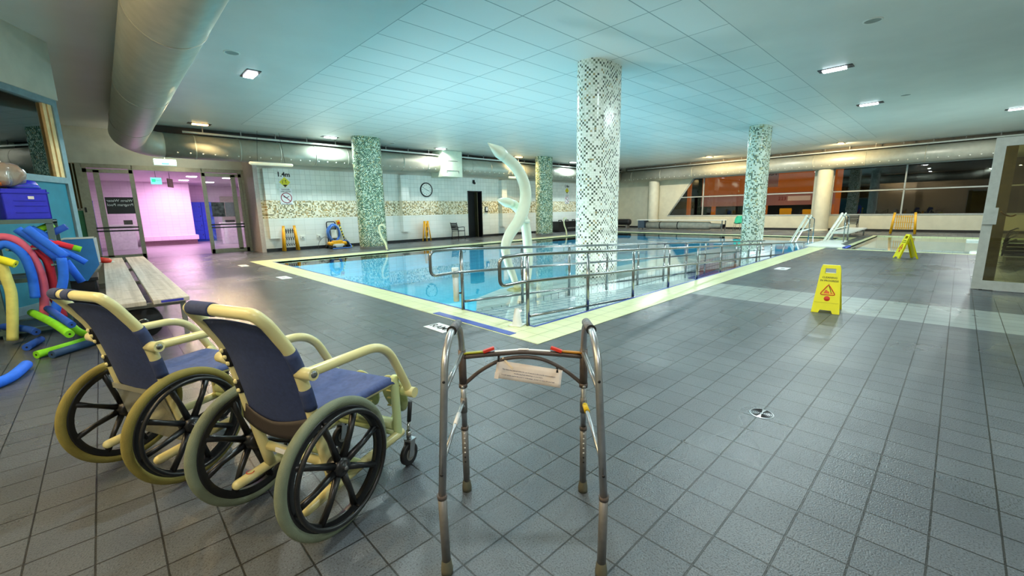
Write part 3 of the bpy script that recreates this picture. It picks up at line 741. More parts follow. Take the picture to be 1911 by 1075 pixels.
def area(name, loc, size, power, col=(1, 1, 1), rot=(0, 0, 0), spread=180):
    d = bpy.data.lights.new(name, 'AREA'); d.shape = 'RECTANGLE'; d.size, d.size_y = size; d.energy = power; d.color = col; d.spread = math.radians(spread)
    o = bpy.data.objects.new(name, d); COL.objects.link(o); o.location = loc; o.rotation_euler = rot
    return o
COOL = (.82, .99, 1.0); WARM = (1.0, .72, .36); NEUT = (1, .97, .92)
for x, y, c, e in ((2.7, 10.68, COOL, 120), (12.1, 2.25, COOL, 130), (17, 2.22, COOL, 130), (21.8, -.95, COOL, 130),
                (7.2, 2.2, COOL, 110), (2.3, 2.3, COOL, 85), (-2.2, 4.5, WARM, 110), (4.0, -3.0, COOL, 120), (2.7, 6.0, COOL, 60), (-1.5, -2.0, NEUT, 110), (1.2, -1.5, COOL, 120), (-2.5, 1.5, WARM, 90)):
    area('ceiling_and_fill_lamp', (x, y, CH - .05), (.42, .19), e, c)  # modelled ceiling lights plus added fill lamps that have no fixture
area('ceiling_and_fill_lamp', (2.71, 17.2, CH - .05), (.42, .19), 230, WARM, (-.45, 0, 0), 130)
area('door_fill_light', (2.0, 18.75, 3.28), (1.2, .1), 16, (1.0, .9, .7), (PI / 2 + .5, 0, 0))  # added fill for the wall above the doors, no source there
for x, c, e in ((6.83, COOL, 120), (11.95, NEUT, 75), (17.1, WARM, 130), (21.9, COOL, 130)):
    area('ceiling_and_fill_lamp', (x, 17.2, CH - .05), (.42, .19), e * .9, c, spread=156)
area('fill_uplight', (-2.6, 3.2, 2.3), (.8, .3), 150, (1.0, .82, .6), (PI, 0, 0))  # added out-of-frame uplight to lift the left ceiling and duct
area('fill_uplight', (7.5, -4.5, 2.3), (.8, .3), 60, (.9, .98, 1.0), (PI, 0, 0))  # second added uplight, unseen
for y in (-3.0, -.5, 1.6): area('pool_fill_light', (SX0 + .03, y, -.3), (.5, .2), 60, (.85, .99, 1.0), (0, -PI / 2, 0))  # added underwater fill to brighten the second pool
for y in (-.5, 7.5, 14.0): area('ceiling_and_fill_lamp', (26.0, y, CH - .05), (.42, .19), 130, NEUT)  # added fill washing the far wall, no fixtures at these spots
for x in (5.0, 7.6, 10.2): area('pool_fill_light', (x, PY0 + .05, -.16 - .03 * x / 5), (.5, .08), 22, (.9, .99, 1.0), (PI / 2, 0, 0))  # underwater fill added to whiten the ramp
for y in (4.36, 10.6): area('ceiling_and_fill_lamp', (26.4, y, CH - .06), (.42, .19), 230, WARM, (0, -.75, 0))
for x, y in ((7.5, 9), (12.5, 9), (17.5, 9), (22, 9)):
    area('ceiling_and_fill_lamp', (x, y, CH - .04), (1.2, .6), 140, (.8, .98, 1.0))  # added fill over the pool, without fixtures
for y in (7.2, 9.8, 12.4): area('pool_fill_light', (PX0 + .03, y, -.6), (.5, .4), 115, (.82, .99, 1.0), (0, -PI / 2, 0))  # added underwater lights whose bounce lifts the ceiling
for x in (8.5, 12.5, 16.5, 20.5): area('pool_fill_light', (x, PY0 + 2.6 if x < 19 else PY0 + .1, -.6), (.5, .4), 115, (.82, .99, 1.0), (PI / 2, 0, 0))  # more added underwater fill along the ledge and side wall
W = bpy.data.worlds.new('night'); SC.world = W; W.use_nodes = True
W.node_tree.nodes['Background'].inputs[0].default_value = (.02, .022, .03, 1); W.node_tree.nodes['Background'].inputs[1].default_value = 1.0
# ------------------------------------------------------------------ entrance doors and lit corridor
GY = YD
def door_set(name, x0, x1, stile_x, sign_fn):
    pane = MB().box2((x0, GY + .05, .1), (x1, GY + .06, 3.05))
    root = struct(name, pane, M['glass'])
    f = MB(); t = .1
    f.box2((x0 - .02, GY, 0), (x0 + t, GY + .12, 3.2)).box2((x1 - t, GY, 0), (x1 + .02, GY + .12, 3.2))
    f.box2((x0, GY, 0.0), (x1, GY + .12, .15)).box2((x0, GY, 2.92), (x1, GY + .12, 3.04)).box2((x0, GY - .02, 3.07), (x1, GY + .12, 3.2))
    f.box2((stile_x - .075, GY, .1), (stile_x + .075, GY + .1, 3.0))
    f.build('door_frame', M['frame_bronze'], root)
    for z in (.96, 1.07): MB().box2((x0 + .08, GY - .03, z), (x1 - .08, GY + .0, z + .05)).build('safety_stripe', M['black_plastic'], root)
    sign_fn(root); return root
def sg_l(root):
    MB().box2((.2, GY + .035, 1.56), (.93, GY + .045, 2.12)).build('door_notice', M['black_sign'], root)
    text('lettering', 'Warm Water', .12, M['white_label'], root, (.565, GY + .03, 2.0), FACE_NEG_Y @ Matrix.Diagonal((-1, 1, 1, 1)))
    text('lettering', 'Program Pool', .12, M['white_label'], root, (.565, GY + .03, 1.86), FACE_NEG_Y @ Matrix.Diagonal((-1, 1, 1, 1)))
def sg_r(root):
    MB().box2((3.16, GY + .035, 1.40), (3.58, GY + .045, 1.95)).build('door_notice', mat('notice_picture', '#6c6a6e', .5, var=.5, scale=7), root)
    MB().box2((3.60, GY + .035, 1.40), (4.0, GY + .045, 1.95)).build('door_notice', mat('notice_grey', '#a79fae', .5), root)
door_set('door_2', -.22, 1.02, .10, sg_l)
door_set('door_3', 2.98, 4.26, 3.98, sg_r)
struct('door_frame_head', MB().box2((1.0, GY - .02, 3.05), (3.0, GY + .12, 3.2)), M['frame_bronze'])
jm = MB().box2((4.26, GY - .06, 0), (4.36, GY + .12, 3.2)).box2((-.36, GY - .02, 0), (-.24, GY + .12, 3.2))
struct('door_frame_jamb', MB().box2((4.26, GY - .06, 0), (4.36, GY + .12, 3.2)), M['frame_bronze'])
j2 = struct('door_frame_jamb', MB().box2((-.37, GY - .02, 0), (-.24, GY + .12, 3.2)), M['frame_bronze'])
MB().box2((-.33, GY - .035, 1.62), (-.28, GY - .02, 1.78)).build('door_switch', M['black_plastic'], j2)
# fixed sidelight left of the doors
w3 = struct('window_3', MB().box2((-.93, GY + .04, 1.7), (-.37, GY + .05, 3.18)), M['glass_office'])
MB().box2((-.6, GY + .0, 1.68), (-.37, GY + .03, 1.75)).box2((-.45, GY, 1.7), (-.42, GY + .03, 3.2)).build('window_frame', M['frame_bronze'], w3)
MB().box2((-.93, GY + .07, 1.75), (-.37, GY + .09, 3.2)).build('lit_pane_board', M['cream_frame'], w3)  # cream board added behind the glass, its colour standing in for light
MB().box2((-.93, GY + .03, 0), (-.37, GY + .05, 1.68)).build('lower_panel', M['green_panel'], w3)
# corridor shell
struct('wall_corridor_back', MB().box2((-3.6, 28.6, 0), (3.62, 28.75, 3.2)), M['pink_wall'])
struct('wall_corridor_corner', MB().box2((3.5, 28.7, 0), (3.62, 31, 3.2)), M['pink_wall'])
struct('wall_corridor_end', MB().box2((3.5, 31, 0), (9, 31.1, 3.2)), M['pink_wall'])
struct('wall_corridor_side', MB().box2((-3.6, YD + .15, 0), (-3.5, 28.6, 3.2)), M['pink_wall'])
struct('wall_corridor_right', MB().box2((9, YD, 0), (9.1, 31, 3.2)), M['corr_ceil'])
struct('wall_corridor_front', MB().box2((4.5, YD + .05, 0), (9, YD + .15, 3.2)), M['corr_ceil'])
struct('ceiling_corridor', MB().box2((-3.6, YD + .15, 3.2), (9.1, 31.1, 3.25)), M['corr_ceil'])
cb = thing('corridor_bench', 'long pink bench against the corridor wall beyond the open doorway', 'bench', (2.45, 28.1, 0))
MB().box2((-1.1, -.3, .25), (1.2, .48, .48), .02).build('seat', M['pink_wall'], cb)
MB().box2((-1.05, -.05, 0), (1.15, .48, .25)).build('plinth', mat('pink_plinth', '#b08d97', .6), cb)
ct = thing('counter', 'white counter behind the left glass door', 'counter', (.62, 26.1, 0))
MB().box2((-.42, -.3, 0), (.45, .6, 1.06), .01).build('body', M['counter'], ct)
MB().box2((-.48, -.36, 1.06), (.5, .65, 1.12), .01).build('worktop', M['white_paint'], ct)
MB().box2((.12, -.1, 1.12), (.42, .1, 1.32)).build('card_terminal', M['black_plastic'], ct)
for k, (x, lab) in enumerate(((4.02, 'blue locker tower in the corridor, left of the pair'), (4.58, 'blue locker tower in the corridor, right of the pair'))):
    lk = thing('locker', lab, 'locker', (x, 30.7, 0), 0, None)
    MB().box2((-.275, -.2, .1), (.275, .28, 2.25)).build('carcass', M['locker'], lk)
    MB().box2((-.275, -.18, 0), (.275, .28, .1)).build('plinth', M['foam_dkblue'], lk)
    for j in range(4):
        d = MB().box2((-.265, -.225, .12 + j * .53), (.265, -.2, .62 + j * .53), .004).build('door', M['locker'], lk)
        MB().box2((.18, -.24, .34 + j * .53), (.2, -.225, .42 + j * .53)).build('handle', M['black_plastic'], d)
lk = thing('locker', 'tall blue-violet locker panel at the left edge of the left glass door', 'locker', (-.2, 23.2, 0))
MB().box2((-.25, -.05, 0), (.07, .4, 2.05)).build('carcass', mat('violet_locker', '#4b3fd0', .5), lk)
MB().box2((-.26, -.08, 2.05), (.08, .4, 2.08)).build('top', M['locker'], lk)
cb2 = thing('counter', 'white counter behind the right glass door', 'counter', (5.2, 26.5, 0))
MB().box2((-.7, -.3, 0), (.5, .3, 1.05), .01).build('body', M['counter'], cb2); MB().box2((-.75, -.34, 1.05), (.55, .34, 1.1), .01).build('worktop', M['white_paint'], cb2)
MB().box2((-.5, -.1, 1.1), (-.1, .1, 1.22)).build('card_terminal', M['black_plastic'], cb2)
struct('door_4', MB().box2((5.35, 30.93, 0), (6.5, 30.99, 2.6)), mat('bright_room', '#b9b7a4', .5)) 
ex = thing('exit_sign', 'green exit sign hanging in the corridor beyond the open doorway', 'exit sign', (1.78, 22, 3.2))
MB().box2((-.16, -.03, -.5), (.17, .03, -.25), .005).build('sign_body', emit_mat('exit_cyan', '#7fe8e0', 1.3), ex)
MB().tube([(0, 0, -.25), (0, 0, 0)], .01, 8).build('rod', M['steel_grey'], ex)
MB().box2((-.13, -.034, -.42), (-.02, -.03, -.3)).build('arrow_mark', M['exit_green'], ex)
text('lettering', 'EXIT', .1, M['white_label'], ex, (.07, -.034, -.36), FACE_NEG_Y)
hs = thing('hanging_sign', 'dark framed sign hanging edge-on in the corridor beside the exit sign', 'sign', (2.25, 22.4, 3.2))
MB().box((0, 0, -.42), (.5, .03, .34), RZ(1.15)).build('sign_panel', M['timber'], hs); MB().tube([(0, 0, -.25), (0, 0, 0)], .01, 8).build('rod', M['steel_grey'], hs)
ex = thing('exit_sign', 'glowing green exit sign under the duct over the doorway', 'exit sign', (1.85, 18.9, 4.35))
MB().box2((-.3, -.04, -1.2), (.3, .04, -1.0), .01).build('sign_body', emit_mat('exit_glow', '#9fe8cc', 1.0), ex); MB().tube([(0, 0.0, -1.0), (0, 0.0, 0)], .012, 8).build('rod', M['steel_grey'], ex)
MB().box2((-.1, -.045, -1.17), (.1, -.04, -1.03)).build('running_man_panel', M['exit_green'], ex)
for x, y in ((.6, 22.5), (3.2, 24), (4.6, 24.2), (3.2, 26.5), (4.4, 27.5), (6.0, 27.0)):
    t = thing('corridor_light', {(.6, 22.5): 'corridor ceiling light behind the left glass door', (3.2, 24): 'corridor ceiling light nearest the doorway post', (4.6, 24.2): 'corridor ceiling light behind the right glass door top', (3.2, 26.5): 'corridor ceiling light deeper behind the doorway post', (4.4, 27.5): 'corridor ceiling light above the blue lockers', (6.0, 27.0): 'corridor ceiling light above the far white counter'}[(x, y)], 'ceiling light', (x, y, 3.2))
    MB().box((0, 0, -.02), (.36, .3, .03), bev=.01).build('lens', M['lens_pink'], t); MB().box((0, 0, -.004), (.42, .36, .008)).build('frame', M['white_paint'], t)
PINK = (1.0, .62, .92)
for x, y, e in ((.6, 23, 60), (2.6, 24.5, 90), (2.8, 27, 110), (4.6, 25, 70), (6, 28, 60)):
    area('corridor_lamp', (x, y, 3.15), (.5, .4), e, PINK)

# ------------------------------------------------------------------ wall equipment along the tiled wall
WY = YL
def depth_sign(x, z, label, s=1.0):
    t = thing('pool_sign', label, 'sign', (x, WY - .002, z))
    text('lettering', '1.4m', .24, M['ink'], t, (-.02, -.006, .47), FACE_NEG_Y, bold=.035)
    MB().prism([(0, .2), (.2, 0), (0, -.2), (-.2, 0)], .0, .006, Matrix.Translation((0, 0, .18)) @ FACE_NEG_Y).build('diamond_plate', M['sign_yellow'], t)
    MB().prism([(-.09, 0), (.09, 0), (0, -.1)], .006, .008, Matrix.Translation((0, 0, .09)) @ FACE_NEG_Y).build('diamond_tip', M['ink'], t)
    MB().tube([(-.08, -.008, .12), (-.08, -.008, .24), (-.03, -.008, .26)], .008, 6).build('pool_edge_mark', M['ink'], t)
    MB().lathe([(0, .008), (.022, .008), (.022, 0)], (.03, 0, .25), seg=10, rot=RX(PI / 2)).tube([(.03, -.008, .23), (.05, -.008, .14)], .008, 6).build('swimmer_mark', M['ink'], t)
    text('lettering', 'DANGER', .075, M['ink'], t, (0, -.006, -.1), FACE_NEG_Y)
    text('lettering', 'DEEP WATER', .06, M['ink'], t, (0, -.006, -.18), FACE_NEG_Y)
    MB().box2((-.23, -.003, -.68), (.23, 0, -.05)).build('sign_plate', M['white_label'], t)
    MB().lathe([(.175, .005), (.205, .005), (.205, 0)], (0, 0, -.42), seg=36, rot=RX(PI / 2)).lathe([(.175, 0), (.175, .005)], (0, 0, -.42), seg=36, rot=RX(PI / 2)).box((0, -.005, -.42), (.36, .004, .03), RY(.75)).build('prohibition_ring', mat('sign_crimson', '#9a2440', .5), t)
    MB().tube([(-.1, -.005, -.37), (0, -.005, -.42), (.1, -.005, -.36)], .012, 6).build('diver_mark', M['ink'], t)
    text('lettering', 'NO DIVING', .07, M['ink'], t, (0, -.006, -.665), FACE_NEG_Y)
depth_sign(5.42, 2.50, 'depth and no diving signs on the wall beside the entrance')
depth_sign(22.95, 2.50, 'depth and no diving signs right of the back green column')
ck = thing('wall_clock', 'round white wall clock with a dark rim', 'clock', (11.88, WY - .005, 2.52))
MB().lathe([(0, .02), (.30, .02)], seg=40, rot=RX(PI / 2)).build('face', M['clock_face'], ck)
MB().lathe([(.30, .0), (.30, .035), (.325, .05), (.35, .035), (.355, 0)], seg=40, rot=RX(PI / 2)).build('rim', M['black_plastic'], ck)
for h in range(12):
    a = h * PI / 6; text('numeral', str(h if h else 12), .075, M['ink'], ck, (.235 * math.sin(a), -.023, .235 * math.cos(a)), FACE_NEG_Y)
for nm, a, L, w in (('minute_hand', -1.05, .23, .014), ('hour_hand', 1.95, .17, .02)):
    MB().box((math.sin(a) * L * .42, -.026, math.cos(a) * L * .42), (w, .004, L), RY(a)).build(nm, M['ink'], ck)
kp = thing('keypad', 'small black and white door keypad beside the dark doorway', 'keypad', (15.76, WY, 1.52))
MB().box2((-.1, -.05, -.16), (.1, 0, .16), .01).build('case', M['black_plastic'], kp); MB().box2((-.06, -.06, -.08), (.06, -.05, .12)).build('screen', M['white_label'], kp)
cm = thing('security_camera', 'small dark camera on the wall above the dark doorway', 'camera', (14.9, WY, 2.98))
MB().lathe([(0, .16), (.05, .15), (.07, .08), (.07, 0)], seg=20, rot=RX(PI / 2 + .5)).build('dome', M['black_plastic'], cm); MB().box2((-.06, -.05, .02), (.06, 0, .12)).build('bracket', M['black_metal'], cm)
for x, lab in ((5.86, 'white wall socket right of the folded yellow barrier'), (6.52, 'white wall socket left of the blue pool cleaner')):
    t = thing('wall_socket', lab, 'socket', (x, WY, .52)); MB().box2((-.09, -.04, -.06), (.09, 0, .06), .008).build('plate', M['white_paint'], t); MB().box2((-.03, -.05, -.04), (.03, -.04, .0)).build('cover', M['steel_grey'], t)
def tube_light(x0, x1, y, z, label):
    t = thing('hanging_light', label, 'hanging light', ((x0 + x1) / 2, y, z)); L = (x1 - x0) / 2
    MB().tube([(-L, 0, 0), (L, 0, 0)], .055, 14, round_cap=True).build('diffuser', mat('tube_diffuser', '#efe9cc', .4, emit='#fff3c8', estr=.25), t)
    for s in (-.75, .75):
        w = MB(); w.tube([(s * L * .9, 0, .05), (s * L * .7, .0, CH - z - .02)], .006, 6); w.build('wire', M['black_metal'], t)
    MB().box((0, 0, .065), (L * 1.8, .04, .02)).build('spine', M['steel_grey'], t)
tube_light(4.05, 5.38, 17.35, 3.22, 'pale hanging tube light beside the entrance')
tube_light(16.5, 17.45, 17.35, 3.22, 'pale hanging tube light behind the curved water spout')

# folding yellow barriers
def barrier(label, loc, rz, w, n=4):
    t = thing('folding_barrier', label, 'barrier', loc, rz)
    for s in (-1, 1):
        p = MB()
        p.tube([(s * (w / 2 + .05), -.11, .02), (s * w / 2 * .95, -.02, 1.0)], .033, 8, flat=(1.3, .8))
        p.tube([(s * (w / 2 + .05), .11, .02), (s * w / 2 * .95, .02, 1.0)], .033, 8, flat=(1.3, .8))
        p.box((s * w / 2 * .97, 0, .95), (.07, .1, .1), bev=.01)
        p.build('side_frame', M['barrier_yellow'], t)
    for k in range(n):
        x = (-.5 + (k + .5) / n) * w * .78
        sl = MB().box((x, -.01, .55), (.035, .02, .66)).build('slat', M['barrier_yellow'] if n > 4 else M['black_plastic'], t)
        for z in (.36, .62): MB().box((x, -.022, z), (.02, .004, .16)).build('stripe', M['white_label'] if n <= 4 else M['black_plastic'], sl)
    for z in (.3, .55, .8): MB().tube([(-w * .46, 0, z), (w * .46, 0, z)], .012, 6).build('hinge_bar', M['black_metal'] if n <= 4 else M['barrier_yellow'], t)
    return t
barrier('folded yellow barrier with black slats beside the entrance signs', (5.3, 18.2, 0), .05, .42)
barrier('folded yellow barrier stack below the wall clock', (11.55, 18.15, 0), .6, .38, 6)
barrier('opened yellow lattice barrier in front of the far dark windows', (26.7, 1.72, 0), PI / 2, .74, 8)

# slatted armchairs
def armchair(label, loc, rz):
    t = thing('armchair', label, 'chair', loc, rz)
    m = M['black_metal']
    for s in (-1, 1):
        for x in (.22, -.2): MB().tube([(x * 1.12, s * .25, 0), (x, s * .24, .44 if x < 0 else .64)], .016, 8).build('leg', m, t)
        MB().tube(fillet([(-.26, s * .25, .62), (.2, s * .25, .64), (.23, s * .25, .44)], .05), .017, 8).build('armrest', m, t)
    st = MB()
    for k in range(6): st.box((-.18 + k * .08, 0, .44), (.065, .48, .02))
    st.box((.0, -.22, .425), (.46, .025, .02)).box((0, .22, .425), (.46, .025, .02)); st.build('seat', m, t)
    bk = MB()
    for k in range(5): bk.box((-.235 - k * .016, 0, .52 + k * .075), (.02, .46, .06))
    for s in (-1, 1): bk.tube([(-.2, s * .24, .42), (-.32, s * .23, .88)], .016, 8)
    bk.build('backrest', m, t)
    return t
armchair('black slatted armchair against the tiled wall beside the dark doorway', (13.45, 18.1, 0), .12)
armchair('black slatted armchair under the far dark window beside the round pillar', (27.6, 3.75, 0), PI)
gc = thing('bucket_chair', 'sea-green plastic bucket chair partly behind the far mosaic column', 'chair', (27.3, 9.05, 0), PI)
def shell(u, v):
    a = (v - .5) * 2; w = .24 * (1 - .5 * abs(2 * u - 1) ** 4)
    if u < .5: q = u / .5; x = .22 - .4 * q; z = .45 - .05 * math.sin(q * PI)
    else: q = (u - .5) / .5; x = -.18 - .1 * q; z = .45 + .43 * q
    return Vector((x + .07 * a * a * (1 if u > .5 else 0), a * w, z + (.05 * a * a if u < .5 else 0)))
MB().grid(shell, 16, 10).build('shell', M['seafoam'], gc, .012)
for sx in (-1, 1):
    for sy in (-1, 1): MB().tube([(sx * .2 - .0, sy * .2, 0), (sx * .13, sy * .15, .42)], .013, 8).build('leg', M['steel_grey'], gc)

# pool cleaner trolley with blue hose, robot at its foot, hazard post
tr = thing('hose_trolley', 'trolley with coiled blue hose and black handle against the tiled wall', 'trolley', (6.98, 18.2, 0))
MB().tube(fillet([(-.17, .08, .1), (-.19, .1, 1.1), (.17, .1, 1.1), (.19, .08, .1)], .08), .022, 10).build('handle', M['black_plastic'], tr)
MB().box2((-.24, -.1, .02), (.24, .2, .12), .02).build('base', M['black_plastic'], tr)
MB().box2((-.13, .02, .12), (.13, .1, .9), .02).build('mast', M['steel_grey'], tr)
MB().box2((-.12, -.16, .42), (.12, -.05, .78), .04).build('filter_box', M['white_paint'], tr)
for k in range(6):
    a, b = .245 - .012 * (k % 3), .36 - .02 * (k % 3); zz = .62 + .015 * (k % 2)
    MB().tube([(a * math.cos(q), -.02 - .035 * k + .02 * math.sin(3 * q + k), zz + b * math.sin(q) + .02 * math.cos(2 * q + k)) for q in [2 * PI * i / 36 for i in range(36)]], .021, 8, True).build('hose_coil', M['hose_blue'], tr)
for s in (-1, 1): MB().lathe([(0, -.03), (.08, -.03), (.08, .03), (0, .03)], (s * .27, .12, .08), 'X', 20).build('wheel', M['black_rubber'], tr)
rb = thing('pool_robot', 'yellow and white pool cleaning robot on the floor before the blue hose trolley', 'pool cleaner', (6.95, 17.75, 0))
MB().box2((-.24, -.18, .06), (.24, .18, .2), .04).build('body', M['white_paint'], rb)
MB().box2((-.2, -.12, .2), (.2, .12, .34), .05).build('cover', M['barrier_yellow'], rb)
for x, z in ((-.27, .27), (.27, .27)): MB().lathe([(0, -.17), (.075, -.17), (.075, .17), (0, .17)], (x, 0, z - .05), 'Y', 20).build('brush', M['barrier_yellow'], rb)
for x in (-.2, .22): MB().lathe([(0, -.2), (.07, -.2), (.07, .2), (0, .2)], (x, 0, .07), 'Y', 20).build('track_wheel', M['black_rubber'], rb)
MB().tube(smooth_path([(.26, 0, .3), (.45, .1, .3), (.6, .15, .15), (.55, -.1, .03), (.2, -.25, .03), (-.3, -.28, .03)]), .022, 8).build('cable', M['hose_blue'], rb)
MB().tube(smooth_path([(-.2, .05, .32), (-.4, .2, .5), (-.62, .25, .3), (-.7, .2, .02)]), .008, 6).build('thin_cable', M['black_plastic'], rb)
bgp = thing('floor_bag', 'black bag on the floor right of the pool robot', 'bag', (7.42, 18.05, 0))
MB().lathe([(0, 0), (.16, 0), (.2, .1), (.15, .24), (.06, .33), (0, .34)], seg=16).build('sack', M['black_rubber'], bgp)
MB().tube(fillet([(-.06, 0, .3), (-.04, 0, .4), (.04, 0, .4), (.06, 0, .3)], .03), .01, 6).build('strap', M['steel_grey'], bgp)
hp = thing('hazard_post', 'leaning yellow and black striped post with a yellow head', 'post', (7.6, 18.3, 0))
MB().tube([(-.02, 0, .03), (-.26, .03, .98)], .03, 10).build('pole', M['hazard'], hp)
MB().box((-.3, .03, 1.06), (.15, .08, .2), RY(-.24), .02).build('head', M['barrier_yellow'], hp)
MB().box((-.3, -.018, 1.05), (.1, .012, .08), RY(-.24)).build('head_label', M['ink_red'], hp)
MB().box2((-.18, -.12, 0), (.22, .14, .04), .01).build('base', M['hazard'], hp)

# pipes on the pool edge
def spout(label, loc):
    t = thing('edge_pipe', label, 'pipe', loc)
    MB().tube(smooth_path([(0, 0, .03), (-.06, 0, .3), (-.2, 0, .55), (-.26, 0, .8), (-.23, 0, .95), (-.1, 0, .97), (-.03, 0, .9)], 6), .038, 12, round_cap=True).build('pipe', M['ladder'], t)
    MB().lathe([(0, .03), (.07, .03), (.08, 0)], seg=20).build('flange', M['chrome'], t)
spout('cream S-shaped pipe on the pool edge before the near green column', (7.75, 15.0, .004))
spout('cream S-shaped pipe on the pool edge before the far green column', (18.6, 15.0, .004))

# black bench with white lettering below the far signs, cover roller, rolled mat
bb = thing('storage_bench', 'long black bench box with pale lettering right of the back green column', 'bench', (22.3, 18.0, 0))
MB().box2((-1.1, -.25, .02), (1.6, .3, .62), .02).build('box', M['black_plastic'], bb)
MB().box2((-1.15, -.28, .62), (1.65, .3, .68), .01).build('lid', M['black_metal'], bb)
for x in (-.7, 0, .7, 1.3): MB().box2((x - .15, -.05, .72), (x + .15, .0, .78)).box2((x - .15, -.05, .68), (x - .12, 0, .78)).box2((x + .12, -.05, .68), (x + .15, 0, .78)).build('handle', M['black_metal'], bb)
lt = MB(); rr = random.Random(3); x = -.2
while x < 1.3: w = rr.uniform(.03, .1); lt.box2((x, -.256, .2), (x + w, -.25, .28)); x += w + .03
lt.build('worn_lettering', M['steel_grey'], bb)
cr = thing('cover_roller', 'pool cover rolled up under a long white-topped frame by the far wall', 'cover roller', (26.6, 12.3, 0))
MB().box2((-.3, -2.85, .62), (.3, 2.85, .66), .01).build('top_slab', M['white_paint'], cr)
for y in (-2.7, 2.7):
    for x in (-.26, .26): MB().box2((x - .025, y - .025, 0), (x + .025, y + .025, .62)).build('leg', M['steel_grey'], cr)
MB().box2((-.3, 2.3, .12), (.3, 2.75, .6), .02).build('motor_box', mat('slate_box', '#4a5866', .5), cr)
MB().lathe([(.05, -2.6), (.13, -2.55), (.16, -1.95), (.235, -1.9), (.25, 0), (.235, 2.2), (.05, 2.25)], (0, 0, .3), 'Y', 28).build('rolled_cover', M['cloth'], cr)
MB().lathe([(.1, -2.75), (.1, -1.9)], (0, 0, .3), 'Y', 20).build('core', M['black_rubber'], cr)
for y in (-.0, 1.2): MB().lathe([(.252, y), (.258, y + .01), (.258, y + .05), (.252, y + .06)], (0, 0, .3), 'Y', 28).build('strap', M['black_rubber'], cr)
rm = thing('rolled_mat', 'long black rolled mat in the far corner left of the cover roller', 'mat', (27.9, 17.2, 0))
MB().lathe([(0, -.6), (.2, -.6), (.22, -.5), (.22, .9), (0, .9)], (0, 0, .45), 'Y', 24).build('roll', M['black_rubber'], rm)
for y in (-.4, .7): MB().box2((-.2, y - .04, 0), (.2, y + .04, .25)).build('cradle', M['steel_grey'], rm)

# stair handrails on the platform between the pools
def stair_rail(label, loc):
    t = thing('stair_handrail', label, 'handrail', loc)
    for x in (0, .75):
        MB().tube(smooth_path([(x, .46, .0), (x, .3, .36), (x, .1, .8), (x, .0, 1.03)], 4), .042 if x == 0 else .03, 10, round_cap=True).build('rail', M['chrome_white'], t)
        MB().tube(fillet([(x, .02, .98), (x, -.12, .92), (x, -.13, .0)], .06), .018, 8).build('post', M['chrome'], t)
        MB().tube([(x, .26, .42), (x, -.13, .56)], .018, 8).build('brace', M['chrome_white'], t)
stair_rail('white sloping step handrails left of the round pillar', (19.6, 4.05, -.03))
stair_rail('white sloping step handrails right of the round pillar', (19.7, 2.98, .05))

# ------------------------------------------------------------------ ramp handrails
def ramp_rail(y, x_loop, label):
    t = thing('ramp_handrail', label, 'handrail', (3.63, y, 0))
    h = lambda x: .885 - .053 * x
    xe = 13.9
    top = [(xe, 0, h(xe)), (6, 0, h(6)), (0, 0, h(0)), (-.1, 0, h(0) + .005), (x_loop, 0, h(0) + .0), (x_loop, 0, .555), (-.1, 0, .56), (0, 0, .555), (6, 0, h(6) - .33), (xe, 0, h(xe) - .33)]
    MB().tube(fillet(top, [.3, .1, .05, .09, .09, .05, .1, .3]), .021, 12).build('loop_rail', M['chrome'], t)
    MB().tube([(.03, .0, .12), (1.2, 0, .05), (xe, 0, h(xe) - .83)], .019, 10).build('low_rail', M['chrome'], t)
    for k in range(12):
        x = 1.225 * k; zb = min(0.0, -.03 - .0549 * x) if k else (.004 if y < 4 else .0)
        p = MB().tube([(x, 0, zb if k else -.02), (x, 0, h(x) - .03)], .026, 12, flat=(1.0, .8)).build('post', M['chrome'], t)
        MB().tube([(x, 0, h(x) - .04), (x, 0, h(x) - .0)], .012, 8).build('saddle', M['chrome'], p)
    return t
ramp_rail(3.53, -.45, 'steel ramp handrail on the deck side, nearer the walking frame')
ramp_rail(4.84, -.52, 'steel ramp handrail on the pool side, with the white tube on its first post')
tb = thing('holder_tube', 'white plastic tube strapped to the first post of the pool-side handrail', 'tube', (3.56, 4.90, .13))
MB().tube([(0, 0, 0), (0, 0, .38)], .042, 18).build('tube', M['pvc'], tb); MB().tube([(0, 0, .36), (0, 0, .49)], .052, 18).build('cap', M['pvc'], tb)
MB().box((.055, -.045, .12), (.06, .05, .015)).build('strap', M['black_rubber'], tb)
cn = thing('marker_cone', 'small white cone beside the first deck-side handrail post', 'cone', (3.55, 3.64, .004))
MB().lathe([(.075, .012), (.06, .03), (.03, .215), (0, .22)], seg=20).build('cone', M['white_paint'], cn); MB().box((0, 0, .007), (.17, .17, .014), .3, .004).build('foot', M['white_paint'], cn)

